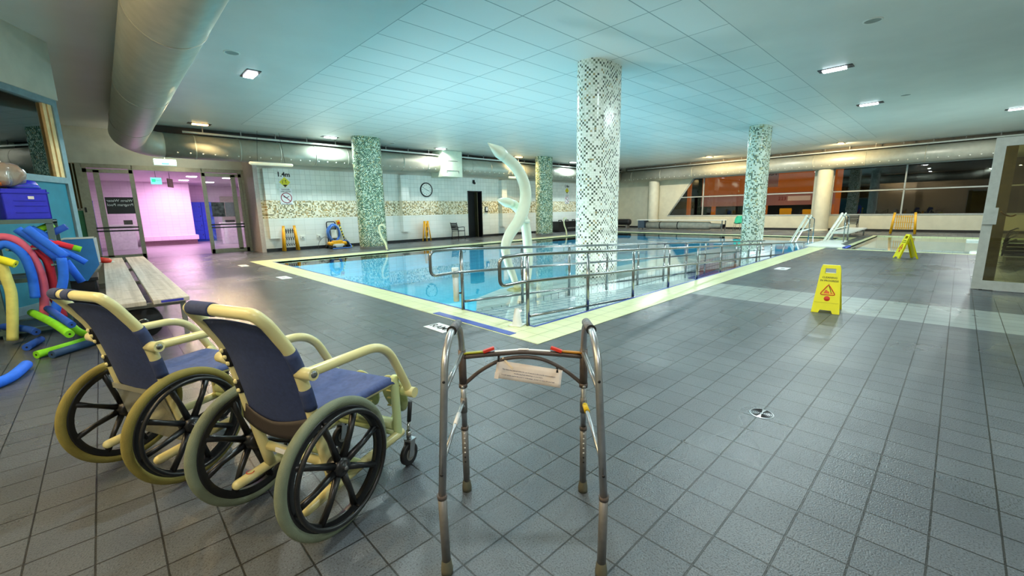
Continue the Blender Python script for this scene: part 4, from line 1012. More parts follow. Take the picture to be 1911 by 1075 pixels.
# curved water spouts
sp = thing('water_spout', 'two pale green curved water spouts crossing above the pool by the ramp', 'water feature', (5.48, 5.6, -.065))
def rel(P, y): return [(x - 5.48, y - 5.6, z + .065) for x, z in P]
main = smooth_path(rel([(5.48, -.02), (5.36, .26), (5.25, .5), (5.2, .76), (5.3, .97), (5.56, 1.24), (5.72, 1.55), (5.71, 1.87), (5.5, 2.17), (5.16, 2.37)], 5.6), 7)
n = len(main); MB().tube(main, [.058 + .055 * min(1, i / (n * .6)) ** 1.2 - .022 * max(0, (i / n - .6) / .4) for i in range(n)], 20).build('tall_spout', M['cream_plastic'], sp)
tip = rel([(5.2, 2.35), (5.1, 2.405), (4.98, 2.46), (4.85, 2.53)], 5.6)
MB().tube(tip, [.098, .105, .062, .005], 20).build('tall_spout_tip', M['cream_plastic'], sp)
sec = smooth_path(rel([(5.99, -.0), (6.05, .4), (6.03, .76), (5.98, 1.1), (5.86, 1.36), (5.7, 1.5), (5.56, 1.55)], 5.85), 7)
MB().tube(sec, [.082 + .012 * math.sin(PI * i / len(sec)) for i in range(len(sec))], 18).build('short_spout', M['cream_plastic'], sp)
tip = rel([(5.62, 1.53), (5.5, 1.56), (5.38, 1.585), (5.25, 1.61)], 5.85)
MB().tube(tip, [.085, .1, .07, .005], 18, flat=(.9, 1.2)).build('short_spout_tip', M['cream_plastic'], sp)
MB().tube(rel([(5.62, 1.2), (5.95, 1.2)], 5.73), .035, 10).build('cross_link', M['cream_plastic'], sp)
MB().lathe([(.0, .03), (.16, .03), (.2, .0)], (0, 0, 0), seg=28).build('base_flange', mat('yellowed_flange', '#d9d08a', .4), sp)
MB().lathe([(.0, .03), (.14, .03), (.17, .0)], (.51, .25, 0), seg=28).build('base_flange', M['cream_plastic'], sp)

# floor markings
for nm, x, y, sx, sy, rz, lab in (('floor_plate', 2.84, 4.26, .24, .42, 0, 'white RAMP floor plate beside the blue strip at the ramp entrance'), ('floor_plate', 2.84, 10.5, .22, .5, 0, 'white floor plate on the left pool side deck, nearer one'),
        ('floor_plate', 2.78, 14.05, .2, .5, 0, 'small white floor plate on the deck near the pool corner'), ('floor_plate', 11.0, 2.63, .42, .24, 0, 'white floor plate with dark marks on the right pool side deck')):
    t = thing(nm, lab, 'floor sign', (x, y, .001), rz)
    MB().box2((-sx / 2, -sy / 2, 0), (sx / 2, sy / 2, .004)).build('plate', M['white_label'], t)
    if 'RAMP' in lab: text('lettering', 'RAMP', .15, M['ink'], t, (0, 0, .005), RZ(-PI / 2))
    else: MB().box2((-sx * .22, -.05, .004), (sx * .1, .03, .0045)).build('worn_mark', M['steel_grey'], t)
dn = thing('floor_drain', 'round steel floor drain with curved slots in the right deck', 'drain', (3.09, .78, .001))
MB().lathe([(0, .002), (.068, .002), (.075, 0)], seg=36).build('plate', M['alu'], dn)
for k, r in enumerate((.014, .024, .034, .044, .054, .063)):
    for s in (0, 1): MB().tube([(r * math.cos(a), r * math.sin(a), .003) for a in [s * PI + .2 + (PI - .4) * i / 14 for i in range(15)]], .0022, 6).build('slot', M['black_metal'], dn)
# ------------------------------------------------------------------ cleaning signs
def wet_sign(label, loc, rz):
    t = thing('wet_floor_sign', label, 'floor sign', loc, rz)
    a = math.radians(17.5); L = .645
    def pm(side):                      # local (u, v, w): across, up the panel, outward
        s = side
        return Matrix(((0, s * -math.sin(a) * -1 if False else (math.sin(a) if s < 0 else -math.sin(a)), s * math.cos(a), s * .2), ((-1 if s < 0 else 1), 0, 0, 0), (0, math.cos(a), math.sin(a), .0), (0, 0, 0, 1)))
    for side, nm in ((-1, 'front_panel'), (1, 'rear_panel')):
        mx = pm(side); p = MB()
        W = lambda v: .152 - .05 * v / L
        p.prism([(-W(0), 0), (-.075, 0), (-.06, .04), (.06, .04), (.075, 0), (W(0), 0), (W(.53), .53), (-W(.53), .53)], -.006, .006, mx)
        p.prism([(-W(.53), .53), (-.06, .53), (-.055, .6), (-W(.6), .6)], -.006, .006, mx)
        p.prism([(.06, .53), (W(.53), .53), (W(.6), .6), (.055, .6)], -.006, .006, mx)
        p.prism([(-W(.6), .6), (W(.6), .6), (W(L) - .01, L), (-W(L) + .01, L)], -.012, .008, mx)
        for s in (-1, 1): p.prism([(s * W(0), 0), (s * (W(0) - .012), 0), (s * (W(.6) - .012), .6), (s * W(.6), .6)], -.03, .0, mx)
        pn = p.build(nm, M['yellow_sign'], t)
        tx = lambda v: mx @ Vector((0, v, .007))
        r3 = mx.to_3x3().to_4x4()
        text('lettering', 'CLEANING', .033, M['ink'], pn, tx(.475), r3); text('lettering', 'IN PROGRESS', .033, M['ink'], pn, tx(.432), r3)
        tri = [Vector((0, .385, .009)), Vector((-.085, .245, .009)), Vector((.085, .245, .009))]
        pts = fillet([(tri[0] + tri[1]) / 2, tri[1], tri[2], tri[0], (tri[0] + tri[1]) / 2], .03, 4)[:-1]
        MB().tube([mx @ q for q in pts], .0055, 6, True).build('warning_triangle', M['ink_red'], pn)
        MB().prism([(-.045, .262), (.02, .262), (.015, .29), (-.005, .295), (-.01, .31), (-.03, .305), (-.035, .285)], .006, .008, mx).prism([(.02, .262), (.06, .262), (.04, .28)], .006, .008, mx).build('mop_picture', M['ink_orange'], pn)
        MB().tube([mx @ Vector(q) for q in ((.035, .275, .008), (.0, .39, .008))], .003, 6).build('mop_handle', M['ink'], pn)
        MB().lathe([(0, .009), (.032, .009), (.034, .004)], (0, 0, 0), seg=24, rot=Matrix.Translation(mx @ Vector((0, .195, 0))) @ r3).build('roundel', M['ink_red'], pn)
        MB().prism([(-.13, .138), (.13, .138), (.129, .142), (-.129, .142)], .005, .008, mx).build('crease', mat('sign_crease', '#b8ae00', .5), pn)
    return t
wet_sign('yellow cleaning in progress floor sign on the pale tile band, nearest one', (6.9, 1.09, .001), .09)
wet_sign('yellow cleaning floor sign seen edge-on beside the second pool', (15.0, .84, .001), -1.1)

# ------------------------------------------------------------------ glass screen on the right
GX = 10.15
gs = thing('glass_screen', 'tinted glass screen in a pale frame standing at the right edge', 'glass screen', (GX, -.27, 0))
MB().box2((.02, -2.6, .15), (.03, -.1, 2.25)).build('glass_pane', M['glass_brown'], gs)
MB().box2((0, -.115, .01), (.06, 0, 2.37)).build('stile', M['frame_white'], gs)
MB().box2((0.002, -2.6, .01), (.058, -.115, .155)).build('bottom_rail', M['frame_white'], gs)
MB().box2((0.002, -2.6, 2.24), (.058, -.115, 2.37)).build('top_rail', M['frame_white'], gs)
MB().box2((-.03, -.15, 1.05), (0, .0, 1.31), .004).build('lock_plate', M['frame_white'], gs)
MB().box2((-.02, -.13, .0), (.04, -.09, .012)).build('floor_pivot', M['black_metal'], gs)
MB().tube(fillet([(.04, -.18, 1.25), (.07, -.22, 1.2), (.07, -.3, 1.17), (.05, -.34, 1.2)], .03), .012, 8).build('pull_handle', mat('brass_handle', '#b8863a', .3, metal=.7), gs)
tp = thing('timber_post', 'brown timber post behind the glass screen', 'post', (10.6, -.44, 0))
MB().box2((-.04, -.09, .08), (.04, .12, 2.3)).build('shaft', M['timber'], tp); MB().box2((-.05, -.1, 0), (.05, .13, .08)).build('plinth', M['timber'], tp)
rf = M['black_metal']
def lounger(label, k):
    t = thing('stacked_lounger', label, 'chair', (14.6, -1.05, .0 + .085 * k), 0)
    for s in (0, 1):
        y = -.75 * s
        MB().tube(fillet([(.3, y + .25, .2 if k == 0 else .2), (-.05, y + .28, .2), (-.12, y + .24, .5), (.3, y + .1, .55), (.9, y + .05, .52)], .12), .017, 8).build('frame_side', rf, t)
    MB().box2((-.0, -.72, .24), (.85, .25, .26)).build('seat', mat('lounger_mesh', '#3a3f44', .7), t)
    return t
for k, lab in enumerate(('bottom black lounger frame of the stack behind the glass screen', 'second black lounger frame up in the stack behind the glass screen', 'third black lounger frame up in the stack behind the glass screen', 'topmost black lounger frame of the stack behind the glass screen')):
    lounger(lab, k)
st = thing('stack_base', 'grey plinth under the black loungers behind the glass screen', 'plinth', (14.9, -1.3, 0))
MB().box2((-.3, -.6, .0), (.6, .45, .19), .01).build('block', M['steel_grey'], st); MB().box2((-.34, -.64, .17), (.64, .49, .2), .01).build('lip', M['frame_white'], st)

# ------------------------------------------------------------------ walking frame
wk = thing('walking_frame', 'aluminium walking frame with a paper notice, standing in the foreground', 'walking frame', (1.187, 1.194, 0), math.radians(44))
for s in (1, -1):
    nm = 'left' if s > 0 else 'right'
    loop = [(-.262, s * .303, .34), (-.165, s * .288, .86), (-.06, s * .283, .925), (.13, s * .28, .915), (.205, s * .283, .80), (.218, s * .286, .69)]
    MB().tube(fillet(loop, [.09, .05, .08, .05], 7), .0145, 14).build('side_frame', M['alu'], wk)
    MB().tube([(-.03, s * .2825, .924), (.115, s * .2805, .9175)], .0185, 14).build('hand_grip', M['grip'], wk)
    MB().tube([(-.032, s * .2825, .924), (-.022, s * .2825, .9236)], .0205, 14).build('grip_collar', M['black_rubber'], wk)
    MB().tube([(.21, s * .284, .75), (-.2, s * .293, .725)], .0095, 10).build('upper_side_bar', M['alu'], wk)
    MB().tube(fillet([(.226, s * .289, .50), (.1, s * .2925, .495), (-.235, s * .3, .47)], .06), .0085, 10).build('lower_side_bar', M['alu'], wk)
    lg = MB().tube([(-.253, s * .3015, .045), (-.2605, s * .3035, .35)], .017, 14).build('leg', M['alu_dark'], wk)
    MB().lathe([(.0, 0), (.023, 0), (.024, .02), (.0195, .055), (.0175, .06)], (-.2525, s * .3015, 0), seg=18).build('rubber_tip', M['rubber'], lg)
    MB().tube([(-.2605, s * .3035, .335), (-.262, s * .3035, .352)], .0185, 14).build('leg_collar', M['brown_tube'], lg)
    a = Vector((.213, s * .285, .77)); b = Vector((.252, s * .2945, 0)); P = lambda z: a + (b - a) * ((.77 - z) / .77)
    lg = MB().tube([P(.045), P(.36)], .0165, 14).build('leg', M['alu_dark'], wk)
    MB().lathe([(.0, 0), (.023, 0), (.024, .02), (.0195, .055), (.0175, .06)], P(.0), seg=18).build('rubber_tip', M['rubber'], lg)
    MB().tube([P(.345), P(.365)], .0185, 14).build('leg_collar', M['brown_tube'], lg)
    for k in range(7): MB().lathe([(0, .0012), (.0042, .001), (.0045, 0)], P(.33 - .026 * k) + Vector((-.0165, -.0, 0)), 'X', 8, rot=RY(-PI / 2)).build('peg_hole', M['white_label'] if k < 5 else M['black_rubber'], lg)
    MB().tube([P(.36), P(.60)], .0135, 14).build('inner_tube', M['alu'], wk)
    MB().tube([P(.44), P(.52)], .0165, 14).build('sleeve', M['alu_dark'], wk)
    MB().tube([P(.58), P(.765)], .0185, 14).build('hinge_post', M['brown_tube'], wk)
    MB().tube([P(.572), P(.592)], .0205, 14).build('hinge_collar', M['brown_tube'], wk)
    for z in (.578, .48): MB().lathe([(0, .004), (.006, .003), (.008, 0)], P(z) + Vector((-.019, 0, 0)), seg=12, rot=RY(-PI / 2)).build('screw', M['alu'], wk)
    for z in (.772, .43): MB().lathe([(0, .003), (.005, .002), (.006, 0)], Vector((-.18 - .0155 if z > .6 else -.246 - .0155, s * .29 if z > .6 else s * .301, z)), seg=10, rot=RY(-PI / 2)).build('screw', M['black_metal'], wk)
MB().tube(smooth_path([(.211, .28, .728), (.213, .15, .74), (.214, .0, .75), (.213, -.15, .74), (.211, -.28, .728)]), .0125, 12).build('cross_bar', M['brown_tube'], wk)
MB().tube(smooth_path([(.224, .282, .585), (.222, .2, .655), (.216, .1, .71), (.214, .0, .725), (.216, -.1, .71), (.222, -.2, .655), (.224, -.282, .585)]), .0095, 12).build('arch_bar', M['brown_tube'], wk)
for s, m in ((1, 'lime_tape'), (-1, 'amber_tape')):
    MB().box((.207, s * .225, .751), (.018, .1, .006), RX(-s * .09)).build('warning_tape', M[m], wk)
    MB().box((.207, s * .158, .763), (.022, .055, .014), RX(-s * .3) @ RZ(.2 * s), .004).build('fold_lever', M['red_plastic'], wk)
    MB().box((.209, s * .075, .7585), (.014, .11, .004), RX(-s * .07)).build('printed_strip', M['white_label'], wk)
MB().box((.209, -.005, .764), (.016, .05, .004)).build('tape_piece', M['paper'], wk)
MB().tube([(.185, -.2905, .497), (.12, -.292, .496)], .0125, 10).build('yellow_tag', M['yellow_tape'], wk)
MB().tube([(.10, .2925, .495), (.01, .2945, .489)], .0098, 10).build('printed_sleeve', M['white_label'], wk)
nt_ = thing('paper_notice', 'white laminated paper notice tied to the walking frame arch', 'notice', (1.187, 1.194, 0), math.radians(44))
nc = Vector((.196, -.028, .648)); rn = RX(-.0) @ Matrix.Rotation(.20, 4, 'X')
nmx = Matrix.Translation(nc) @ Matrix(((0, 0, -1, 0), (-1, 0, 0, 0), (0, 1, 0, 0), (0, 0, 0, 1))) @ RZ(-.17) @ RX(-.35) @ RX(.0)
def sheet(u, v):
    x = (u - .5) * .31; y = (v - .5) * .082 - (.012 if (u < .02 and v > .6) else 0)
    return nmx @ Vector((x, y, .004 * math.sin(u * 7) * (1 - v)))
MB().grid(sheet, 20, 4).build('sheet', M['paper'], nt_, .0006)
for j, ln in enumerate(('This frame has been provided for use of patrons in the transfer area to assist in', 'transferring from wheelchair to pool chairs.', 'It must not be used in the pool or underwater.  It must not leave this pool hall.')):
    text('lettering', ln, .0078, M['ink_purple'], nt_, nmx @ Vector((0, .004 - .0125 * j, .0065)), nmx.to_3x3().to_4x4(), depth=.0001)
for x in (-.15, .13):
    q = nmx @ Vector((x, .038 if x > 0 else .045, .0)); MB().tube([q + Vector((-.004, 0, -.012)), q + Vector((.018, 0.0, .018))], .0055, 8).build('cable_tie', M['black_plastic'], nt_)
MB().box(nmx @ Vector((-.105, .034, .004)), (.002, .07, .008), nmx.to_3x3().to_4x4() @ RY(PI / 2) @ RX(-.9)).build('tape_corner', mat('clear_tape', '#ecd9b8', .3), nt_)
MB().box(nmx @ Vector((-.147, -.03, .003)), (.02, .03, .002), nmx.to_3x3().to_4x4()).build('tape_corner', M['paper'], nt_)

# ------------------------------------------------------------------ wheelchairs
def wheelchair(label, loc, hd, tyre, back):
    t = thing('wheelchair', label, 'wheelchair', loc, math.radians(hd))
    TC = M['tube_cream']
    # big wheels
    for s in (1, -1):
        yc = s * .285
        R = Matrix.Translation((0, yc, .305))
        wh = MB().lathe([(.232, -.011), (.255, -.017), (.268, -.017), (.268, .017), (.255, .017), (.232, .011), (.232, -.011)], (0, yc, .305), 'Y', 64).build('wheel', M['black_plastic'], t)
        MB().tube([(.282 * math.cos(a), yc, .305 + .282 * math.sin(a)) for a in [2 * PI * k / 72 for k in range(72)]], .023, 14, True).build('tyre', tyre, wh)
        MB().lathe([(0, -.04), (.03, -.04), (.042, -.03), (.042, .03), (.03, .04), (.012, .042), (.012, .048), (0, .048)] if s > 0 else [(0, -.048), (.012, -.048), (.012, -.042), (.03, -.04), (.042, -.03), (.042, .03), (.03, .04), (0, .04)], (0, yc, .305), 'Y', 28).build('hub', M['black_plastic'], wh)
        MB().lathe([(0, .051 * s), (.008, .051 * s), (.01, .046 * s)], (0, yc, .305), 'Y', 14).build('axle_cap', M['alu_dark'], wh)
        MB().tube([(.247 * math.cos(a), yc + s * .045, .305 + .247 * math.sin(a)) for a in [2 * PI * k / 64 for k in range(64)]], .0105, 10, True).build('hand_rim', M['black_plastic'], wh)
        for k in range(8):
            a = 2 * PI * k / 8 + .28
            c, d = math.cos(a), math.sin(a)
            q = MB(); q.tube([(c * .035, yc + s * .012, .305 + d * .035), (c * .15, yc + s * .014, .305 + d * .15), (c * .245, yc, .305 + d * .245)], [.0175, .0135, .0165], 8)
            q.build('spoke', M['black_plastic'], wh)
        for k in range(4):
            a = 2 * PI * k / 4 + .28
            MB().tube([(.247 * math.cos(a), yc + s * .01, .305 + .247 * math.sin(a)), (.247 * math.cos(a), yc + s * .045, .305 + .247 * math.sin(a))], .007, 6).build('rim_stud', M['black_plastic'], wh)
    # back frame: two uprights and an arched top bar in one bent tube
    Y = .215
    prof = [(.03, .18), (-.035, .50), (-.062, .66), (-.105, .83), (-.165, .94), (-.2, .995)]
    up = smooth_path([(x, Y, z) for x, z in prof], 4)
    dn = [Vector((p.x, -p.y, p.z)) for p in reversed(up)]
    top = fillet([up[-1], up[-1] + Vector((-.035, -.012, .045)), dn[0] + Vector((-.035, .012, .045)), dn[0]], .10, 7)
    path = up[:-1] + top + dn[1:]
    MB().tube(path, .0245, 16).build('back_frame', TC, t)
    def at_z(z):
        for p, q in zip(up, up[1:]):
            if p.z <= z <= q.z: return p + (q - p) * ((z - p.z) / (q.z - p.z))
        return up[-1]
    def bx(u, v):
        z = .50 + .47 * v; p = at_z(z); a = (u - .5) * 2
        return Vector((p.x - .045 * (1 - a * a) * (.5 + .5 * math.sin(PI * min(1, v * 1.1))) - .004, a * (Y + .004), z + (.025 * (1 - a * a) if v > .9 else -.02 * (1 - a * a) if v < .1 else 0)))
    bk = MB().grid(bx, 20, 20).build('backrest', M['navy'], t, .004)
    def sleeve(s, z0, z1, r=.0275):
        k = [z0 + (z1 - z0) * i / 4 for i in range(5)]
        MB().tube([(at_z(z).x, s * Y, z) for z in k], r, 16).build('fabric_sleeve', M['navy'], bk)
    sleeve(-1, .755, .86); sleeve(-1, .585, .685)
    for z0, z1 in ((.60, .67), (.74, .83)):
        k = [z0 + (z1 - z0) * i / 4 for i in range(5)]
        MB().tube([(at_z(z).x, Y, z) for z in k], .0272, 16).build('fabric_sleeve', M['black_rubber'], bk)
        for z in ((z0 + .012, z1 - .012) if z0 < .7 else (z0 + .012, z0 + .045, z1 - .012)):
            MB().lathe([(0, .007), (.008, .006), (.012, 0)], (at_z(z).x - .026, Y - .006, z), seg=12, rot=RY(-PI / 2)).build('snap_button', TC, bk)
    ln = [0]
    for p, q in zip(top, top[1:]): ln.append(ln[-1] + (q - p).length)
    def along(f):
        d = f * ln[-1]
        for k in range(len(top) - 1):
            if ln[k + 1] >= d: return top[k] + (top[k + 1] - top[k]) * ((d - ln[k]) / max(1e-6, ln[k + 1] - ln[k]))
        return top[-1]
    for f0, f1 in (((.15, .43),) if not back else ((.13, .27), (.36, .48))):
        MB().tube([along(f0 + (f1 - f0) * i / 14) for i in range(15)], .0285, 16).build('fabric_sleeve', M['navy'], bk)
    # seat
    def st(u, v):
        x = -.02 + .52 * u; a = (v - .5) * 2
        z = .545 - .03 * (1 - a * a) * math.sin(PI * min(1, u * 1.15)) - .01 * u
        if u > .9: z -= (u - .9) * .35; 
        return Vector((x, a * .235, z - (.03 * max(0, abs(a) - .9) * 10 if abs(a) > .9 else 0)))
    MB().grid(st, 24, 20).build('seat', M['navy_seat'], t, .005)
    for s in (1, -1):
        MB().tube([(-.02, s * .21, .515), (.46, s * .21, .505)], .021, 12, round_cap=True).build('seat_rail', TC, t)
        MB().tube([(.478, s * .22, .52), (.478, s * .22, .19)], .023, 14, round_cap=True).build('front_post', M['tube_green'] if not back else TC, t)
        MB().tube([(.50, s * .22, .195), (.2, s * .225, .185), (-.135, s * .225, .16)], .0235, 14, round_cap=True).build('lower_rail', TC, t)
        MB().tube([(.01, s * .215, .305), (0, s * .27, .305)], .02, 10).build('axle_bracket', M['black_plastic'], t)
        arm = fillet([(-.085, s * .262, .765), (.38, s * .262, .755), (.53, s * .258, .47), (.55, s * .256, .42)], [.13, .03], 9)
        MB().tube(arm, .0225, 14, round_cap=True).build('armrest', TC, t)
        MB().tube([(-.088, s * .215, .762), (-.085, s * .30, .765)], .026, 14).build('arm_pivot', TC, t)
        MB().lathe([(0, .303 * s), (.014, .303 * s), (.016, .298 * s)], (-.085, 0, .765), 'Y', 14).build('pivot_bolt', M['chrome'], t)
        MB().tube([(.545, s * .22, .425), (.545, s * .3, .425)], .0285, 16).build('arm_stop', TC, t)
        # castor
        cx, cy = .515, s * .255
        ca = MB().tube([(cx, cy - .013, .062), (cx, cy + .013, .062)], .062, 28).build('castor', M['black_rubber'], t)
        MB().tube([(cx, cy - .0145, .062), (cx, cy + .0145, .062)], .035, 20).build('castor_hub', M['steel_grey'], ca)
        fk = MB()
        for q in (-1, 1): fk.box((cx + .005, cy + q * .021, .095), (.04, .004, .09), RY(.25))
        fk.box((cx + .018, cy, .142), (.05, .048, .012)); fk.build('fork', M['alu'], ca)
        MB().tube([(cx + .01, cy, .14), (cx + .01, cy, .2)], .014, 10).build('stem', M['chrome'], ca)
        MB().tube([(cx + .02, cy - .02 * s, .13), (cx + .045, cy - .02 * s, .245)], .008, 8).build('brake_lever', M['chrome'], ca)
        MB().tube([(cx + .043, cy - .02 * s, .235), (cx + .065, cy - .02 * s, .345)], .0125, 10).build('brake_grip', M['black_rubber'], ca)
        # footplate
        fp = thing_part = MB().lathe([(0, 0), (.085, 0), (.09, .006), (.085, .012), (0, .012)], seg=28, rot=Matrix.Translation((.60, s * .105, .36)) @ RY(PI / 2 - .25) @ Matrix.Diagonal((1.45, 1, 1, 1))).build('footplate', M['foot_green'], t)
        rb = MB()
        MB().tube([(.5, s * .16, .24), (.60, s * .13, .30)], .014, 8).build('footplate_arm', M['tube_green'], t)
        for k in range(4): MB().box((.592 + .0, s * .105, .29 + .045 * k), (.012, .09, .004), RY(-.25)).build('tread_rib', TC, fp)
    MB().tube([(.02, -.215, .285), (.02, .215, .285)], .0215, 14).build('cross_tube', TC, t)
    MB().tube([(.478, -.22, .205), (.478, .22, .205)], .022, 14).build('cross_tube', M['tube_green'], t)
    MB().tube([(.19, -.225, .19), (.19, .225, .19)], .018, 12).build('cross_tube', M['tube_green'], t)
    MB().box((.0, .05, .29), (.006, .14, .022), RY(.1)).build('printed_label', M['white_label'], t)
    MB().tube([(.478, -.2, .25), (.478, .2, .25)], .03, 14).build('calf_roll', M['foot_green'], t)
    if back:
        MB().quad((-.066, .2, .5), (-.066, -.215, .5), (.0, -.225, .19), (.0, .225, .19)).build('rear_panel', M['pan'], t, .004)
        MB().box((-.068, -.0, .487), (.005, .43, .03)).build('panel_strip', M['pan'], t)
    else:
        def sl(u, v):
            a = (u - .5) * 2; return Vector((-.052 - .028 * (1 - a * a) - .0 * v, a * .24, .535 - .075 * v - .035 * (1 - a * a) + .02 * abs(a) * (1 - v)))
        MB().grid(sl, 16, 4).build('rear_strap', mat('dark_brown_strap', '#2e2724', .6), t, .004)
        MB().lathe([(.014, .001), (.018, .001), (.018, 0)], (-.07, .225, .1865), seg=16).build('warning_mark', M['ink_red'], t)
    return t
wheelchair('cream wheelchair with blue seat and grey-green tyres, nearest the walking frame', (.5025, 2.04, 0), 22, M['tyre_green'], False)
wheelchair('cream wheelchair with warm-lit tyres and clear rear panel, beside the silver bench', (.0755, 3.0, 0), 25, M['tyre_warm_lit'], True)

# ------------------------------------------------------------------ slatted bench
bn = thing('changing_bench', 'long weathered two-plank bench with a grey steel frame behind the wheelchairs', 'bench', (.28, 10.2, 0))
for x0, x1 in ((-.36, -.03), (.03, .37)):
    p = MB().box2((x0, -3.85, .41), (x1, 3.85, .46), .008)
    p.build('plank', M['bench'], bn)
for y in (-3.7, -1.2, 1.2, 3.7):
    for x in (-.3, .31): MB().box2((x - .025, y - .025, 0), (x + .025, y + .025, .36)).build('leg', M['steel_grey'], bn)
    MB().box2((-.33, y - .025, .36), (.34, y + .025, .41)).build('cross_rail', M['steel_grey'], bn)
for x in (-.3, .31): MB().box2((x - .02, -3.7, .36), (x + .02, 3.7, .4)).build('long_rail', M['steel_grey'], bn)
MB().box2((.1, -3.856, .422), (.31, -3.85, .448)).build('sticker', M['sticker_blue'], bn)
bk = thing('black_drum', 'black round drum with a metal cap under the near end of the bench', 'drum', (.2, 6.62, 0))
MB().lathe([(0, -.12), (.17, -.12), (.185, -.1), (.185, .1), (.17, .12), (.06, .12), (.06, .13), (0, .13)], (0, 0, .187), 'Y', 32, rot=RX(PI / 2)).build('drum', M['black_rubber'], bk)
MB().lathe([(.03, .132), (.05, .14), (.055, .128)], (0, 0, .187), seg=20, rot=RX(PI / 2)).build('cap_ring', M['chrome'], bk)

# ------------------------------------------------------------------ glazed office wall on the left
P0 = Vector((-.32, 11.05, 0)); U = Vector((-.45, -.893, 0)).normalized()
ang = math.atan2(U.y, U.x)
def wl(name, boxes, m, parent=None, kind=True):
    mb = MB()
    for (a, b) in boxes: mb.box2(a, b)
    o = mb.build(name, m, parent)
    if parent is None:
        o.location = P0; o.rotation_euler = (0, 0, ang)
        o['kind'] = 'structure'
    return o
LW = 5.2
ofs = wl('window_4', [((.1, -.03, 2.1), (LW, -.02, 3.32))], M['glass_office'])
wl('window_frame', [((0, -.06, 0), (.11, .05, 3.42)), ((.11, -.05, 2.02), (LW, .05, 2.12)), ((.11, -.06, 3.32), (LW, .05, 3.42)), ((.11, -.05, 0), (LW, .05, .12)), ((2.6, -.05, .1), (2.7, .05, 3.35))], M['frame_blue'], ofs)
wl('lower_panel', [((.13, -.02, .12), (LW, .02, 2.03))], M['teal_panel'], ofs)
wl('inner_frame', [((.115, -.045, 2.12), (.2, .03, 3.32)), ((.225, -.045, 2.12), (.30, .02, 3.32))], M['cream_frame'], ofs)
ow = wl('wall_office', [((0, -.06, 3.42), (LW, .08, CH)), ((LW, -.06, 0), (8.5, .08, CH))], M['plaster'])
ow2 = wl('wall_office_back', [((-.0, -2.7, 0), (LW, -2.6, CH)), ((0.0, -2.6, 0), (.08, -.06, CH))], mat('office_wall', '#a59c7d', .7))
area('office_lamp', (-1.9, 10.0, 3.9), (.6, .3), 90, (1, .8, .5))
area('office_lamp', (-2.6, 8.2, 3.9), (.6, .3), 60, (1, .8, .5))

# ------------------------------------------------------------------ float rack with crates and foam noodles
rk = thing('float_rack', 'grey-green steel rack holding the foam noodles at the left edge', 'rack', (-.9, 8.05, 0))
for x in (-.75, -.1, .42 + .02):
    for y in (-.3, .45): MB().box2((x - .03, y - .03, 0), (x + .03, y + .03, 1.40)).build('post', M['rack'], rk)
for z in (.05, .66, 1.36):
    MB().box2((-.78, -.34, z), (.47, -.28, z + .05)).build('rail', M['rack'], rk); MB().box2((-.78, .42, z), (.47, .48, z + .05)).build('rail', M['rack'], rk)
    MB().box2((-.78, -.28, z + .02), (.47, .42, z + .035)).build('shelf', M['tub'] if z < 1 else M['rack'], rk)
for x, z in ((-.6, 1.02), (.1, 1.05), (.3, 1.05), (.42, .85)): MB().tube([(x, -.34, z), (x, -.75, z + .03)], .012, 8).build('peg', M['rack'], rk)
def crate(label, loc, rz, w=.46, d=.34, h=.36):
    t = thing('crate', label, 'crate', loc, rz)
    b = MB(); th = .012
    b.box2((-w / 2, -d / 2, 0), (w / 2, d / 2, th))
    for a, c in (((-w / 2, -d / 2), (w / 2, -d / 2 + th)), ((-w / 2, d / 2 - th), (w / 2, d / 2)), ((-w / 2, -d / 2), (-w / 2 + th, d / 2)), ((w / 2 - th, -d / 2), (w / 2, d / 2))): b.box2((a[0], a[1], 0), (c[0], c[1], h))
    b.build('body', M['blue_plastic'], t)
    r = MB(); r.box2((-w / 2 - .015, -d / 2 - .015, h - .05), (w / 2 + .015, d / 2 + .015, h - .035)); 
    r.build('rim', M['blue_plastic'], t)
    for z in (.08, .16, .22): MB().box2((-.1, -d / 2 - .01, z), (w / 2 - .03, -d / 2, z + .012)).build('rib', M['blue_plastic'], t)
    MB().box2((.02, -d / 2 - .006, h - .12), (.07, -d / 2 - .001, h - .085)).build('hand_hole', M['white_label'], t)
crate('royal blue crate on top of the rack, nearer the glazed panel', (-.66, 8.0, 1.412), .25, .38)
crate('darker royal blue crate on top of the rack at the left edge', (-1.18, 8.02, 1.412), .1, .5)
bs = thing('basket', 'small dark blue ribbed basket lying on the crate top', 'basket', (-.64, 8.0, 1.772), .2)
MB().lathe([(.15, 0), (.16, .01), (.12, .10), (.0, .13)], seg=24).build('bowl', M['blue_plastic'], bs)
for k in range(3): MB().tube([((.155 - .018 * k) * math.cos(a), (.155 - .018 * k) * math.sin(a), .02 + .032 * k) for a in [2 * PI * i / 28 for i in range(28)]], .007, 6, True).build('rib', M['foam_dkblue'], bs)
fr = thing('foam_ring', 'peach foam ring with a dark hole standing on the left crate', 'foam ring', (-1.0, 7.95, 1.78), -.1)
MB().lathe([(.04, -.12), (.13, -.12), (.15, -.1), (.15, .1), (.13, .12), (.04, .12), (.04, -.12)], (0, 0, .28), 'Y', 32).build('ring', M['foam_beige'], fr)
MB().lathe([(.0, .0), (.039, 0)], (0, 0, .28), 'Y', 20).build('hole', M['dark_recess'], fr)
of = thing('float_belt', 'flat orange foam float lying on the left crate', 'float', (-.93, 7.9, 1.775), .1)
MB().lathe([(0, 0), (.17, 0), (.19, .03), (.17, .06), (0, .06)], (0, 0, 0.03), seg=28).build('pad', M['foam_orange'], of); MB().box2((-.2, -.03, 0), (.2, .03, .03)).build('strap', M['black_plastic'], of)
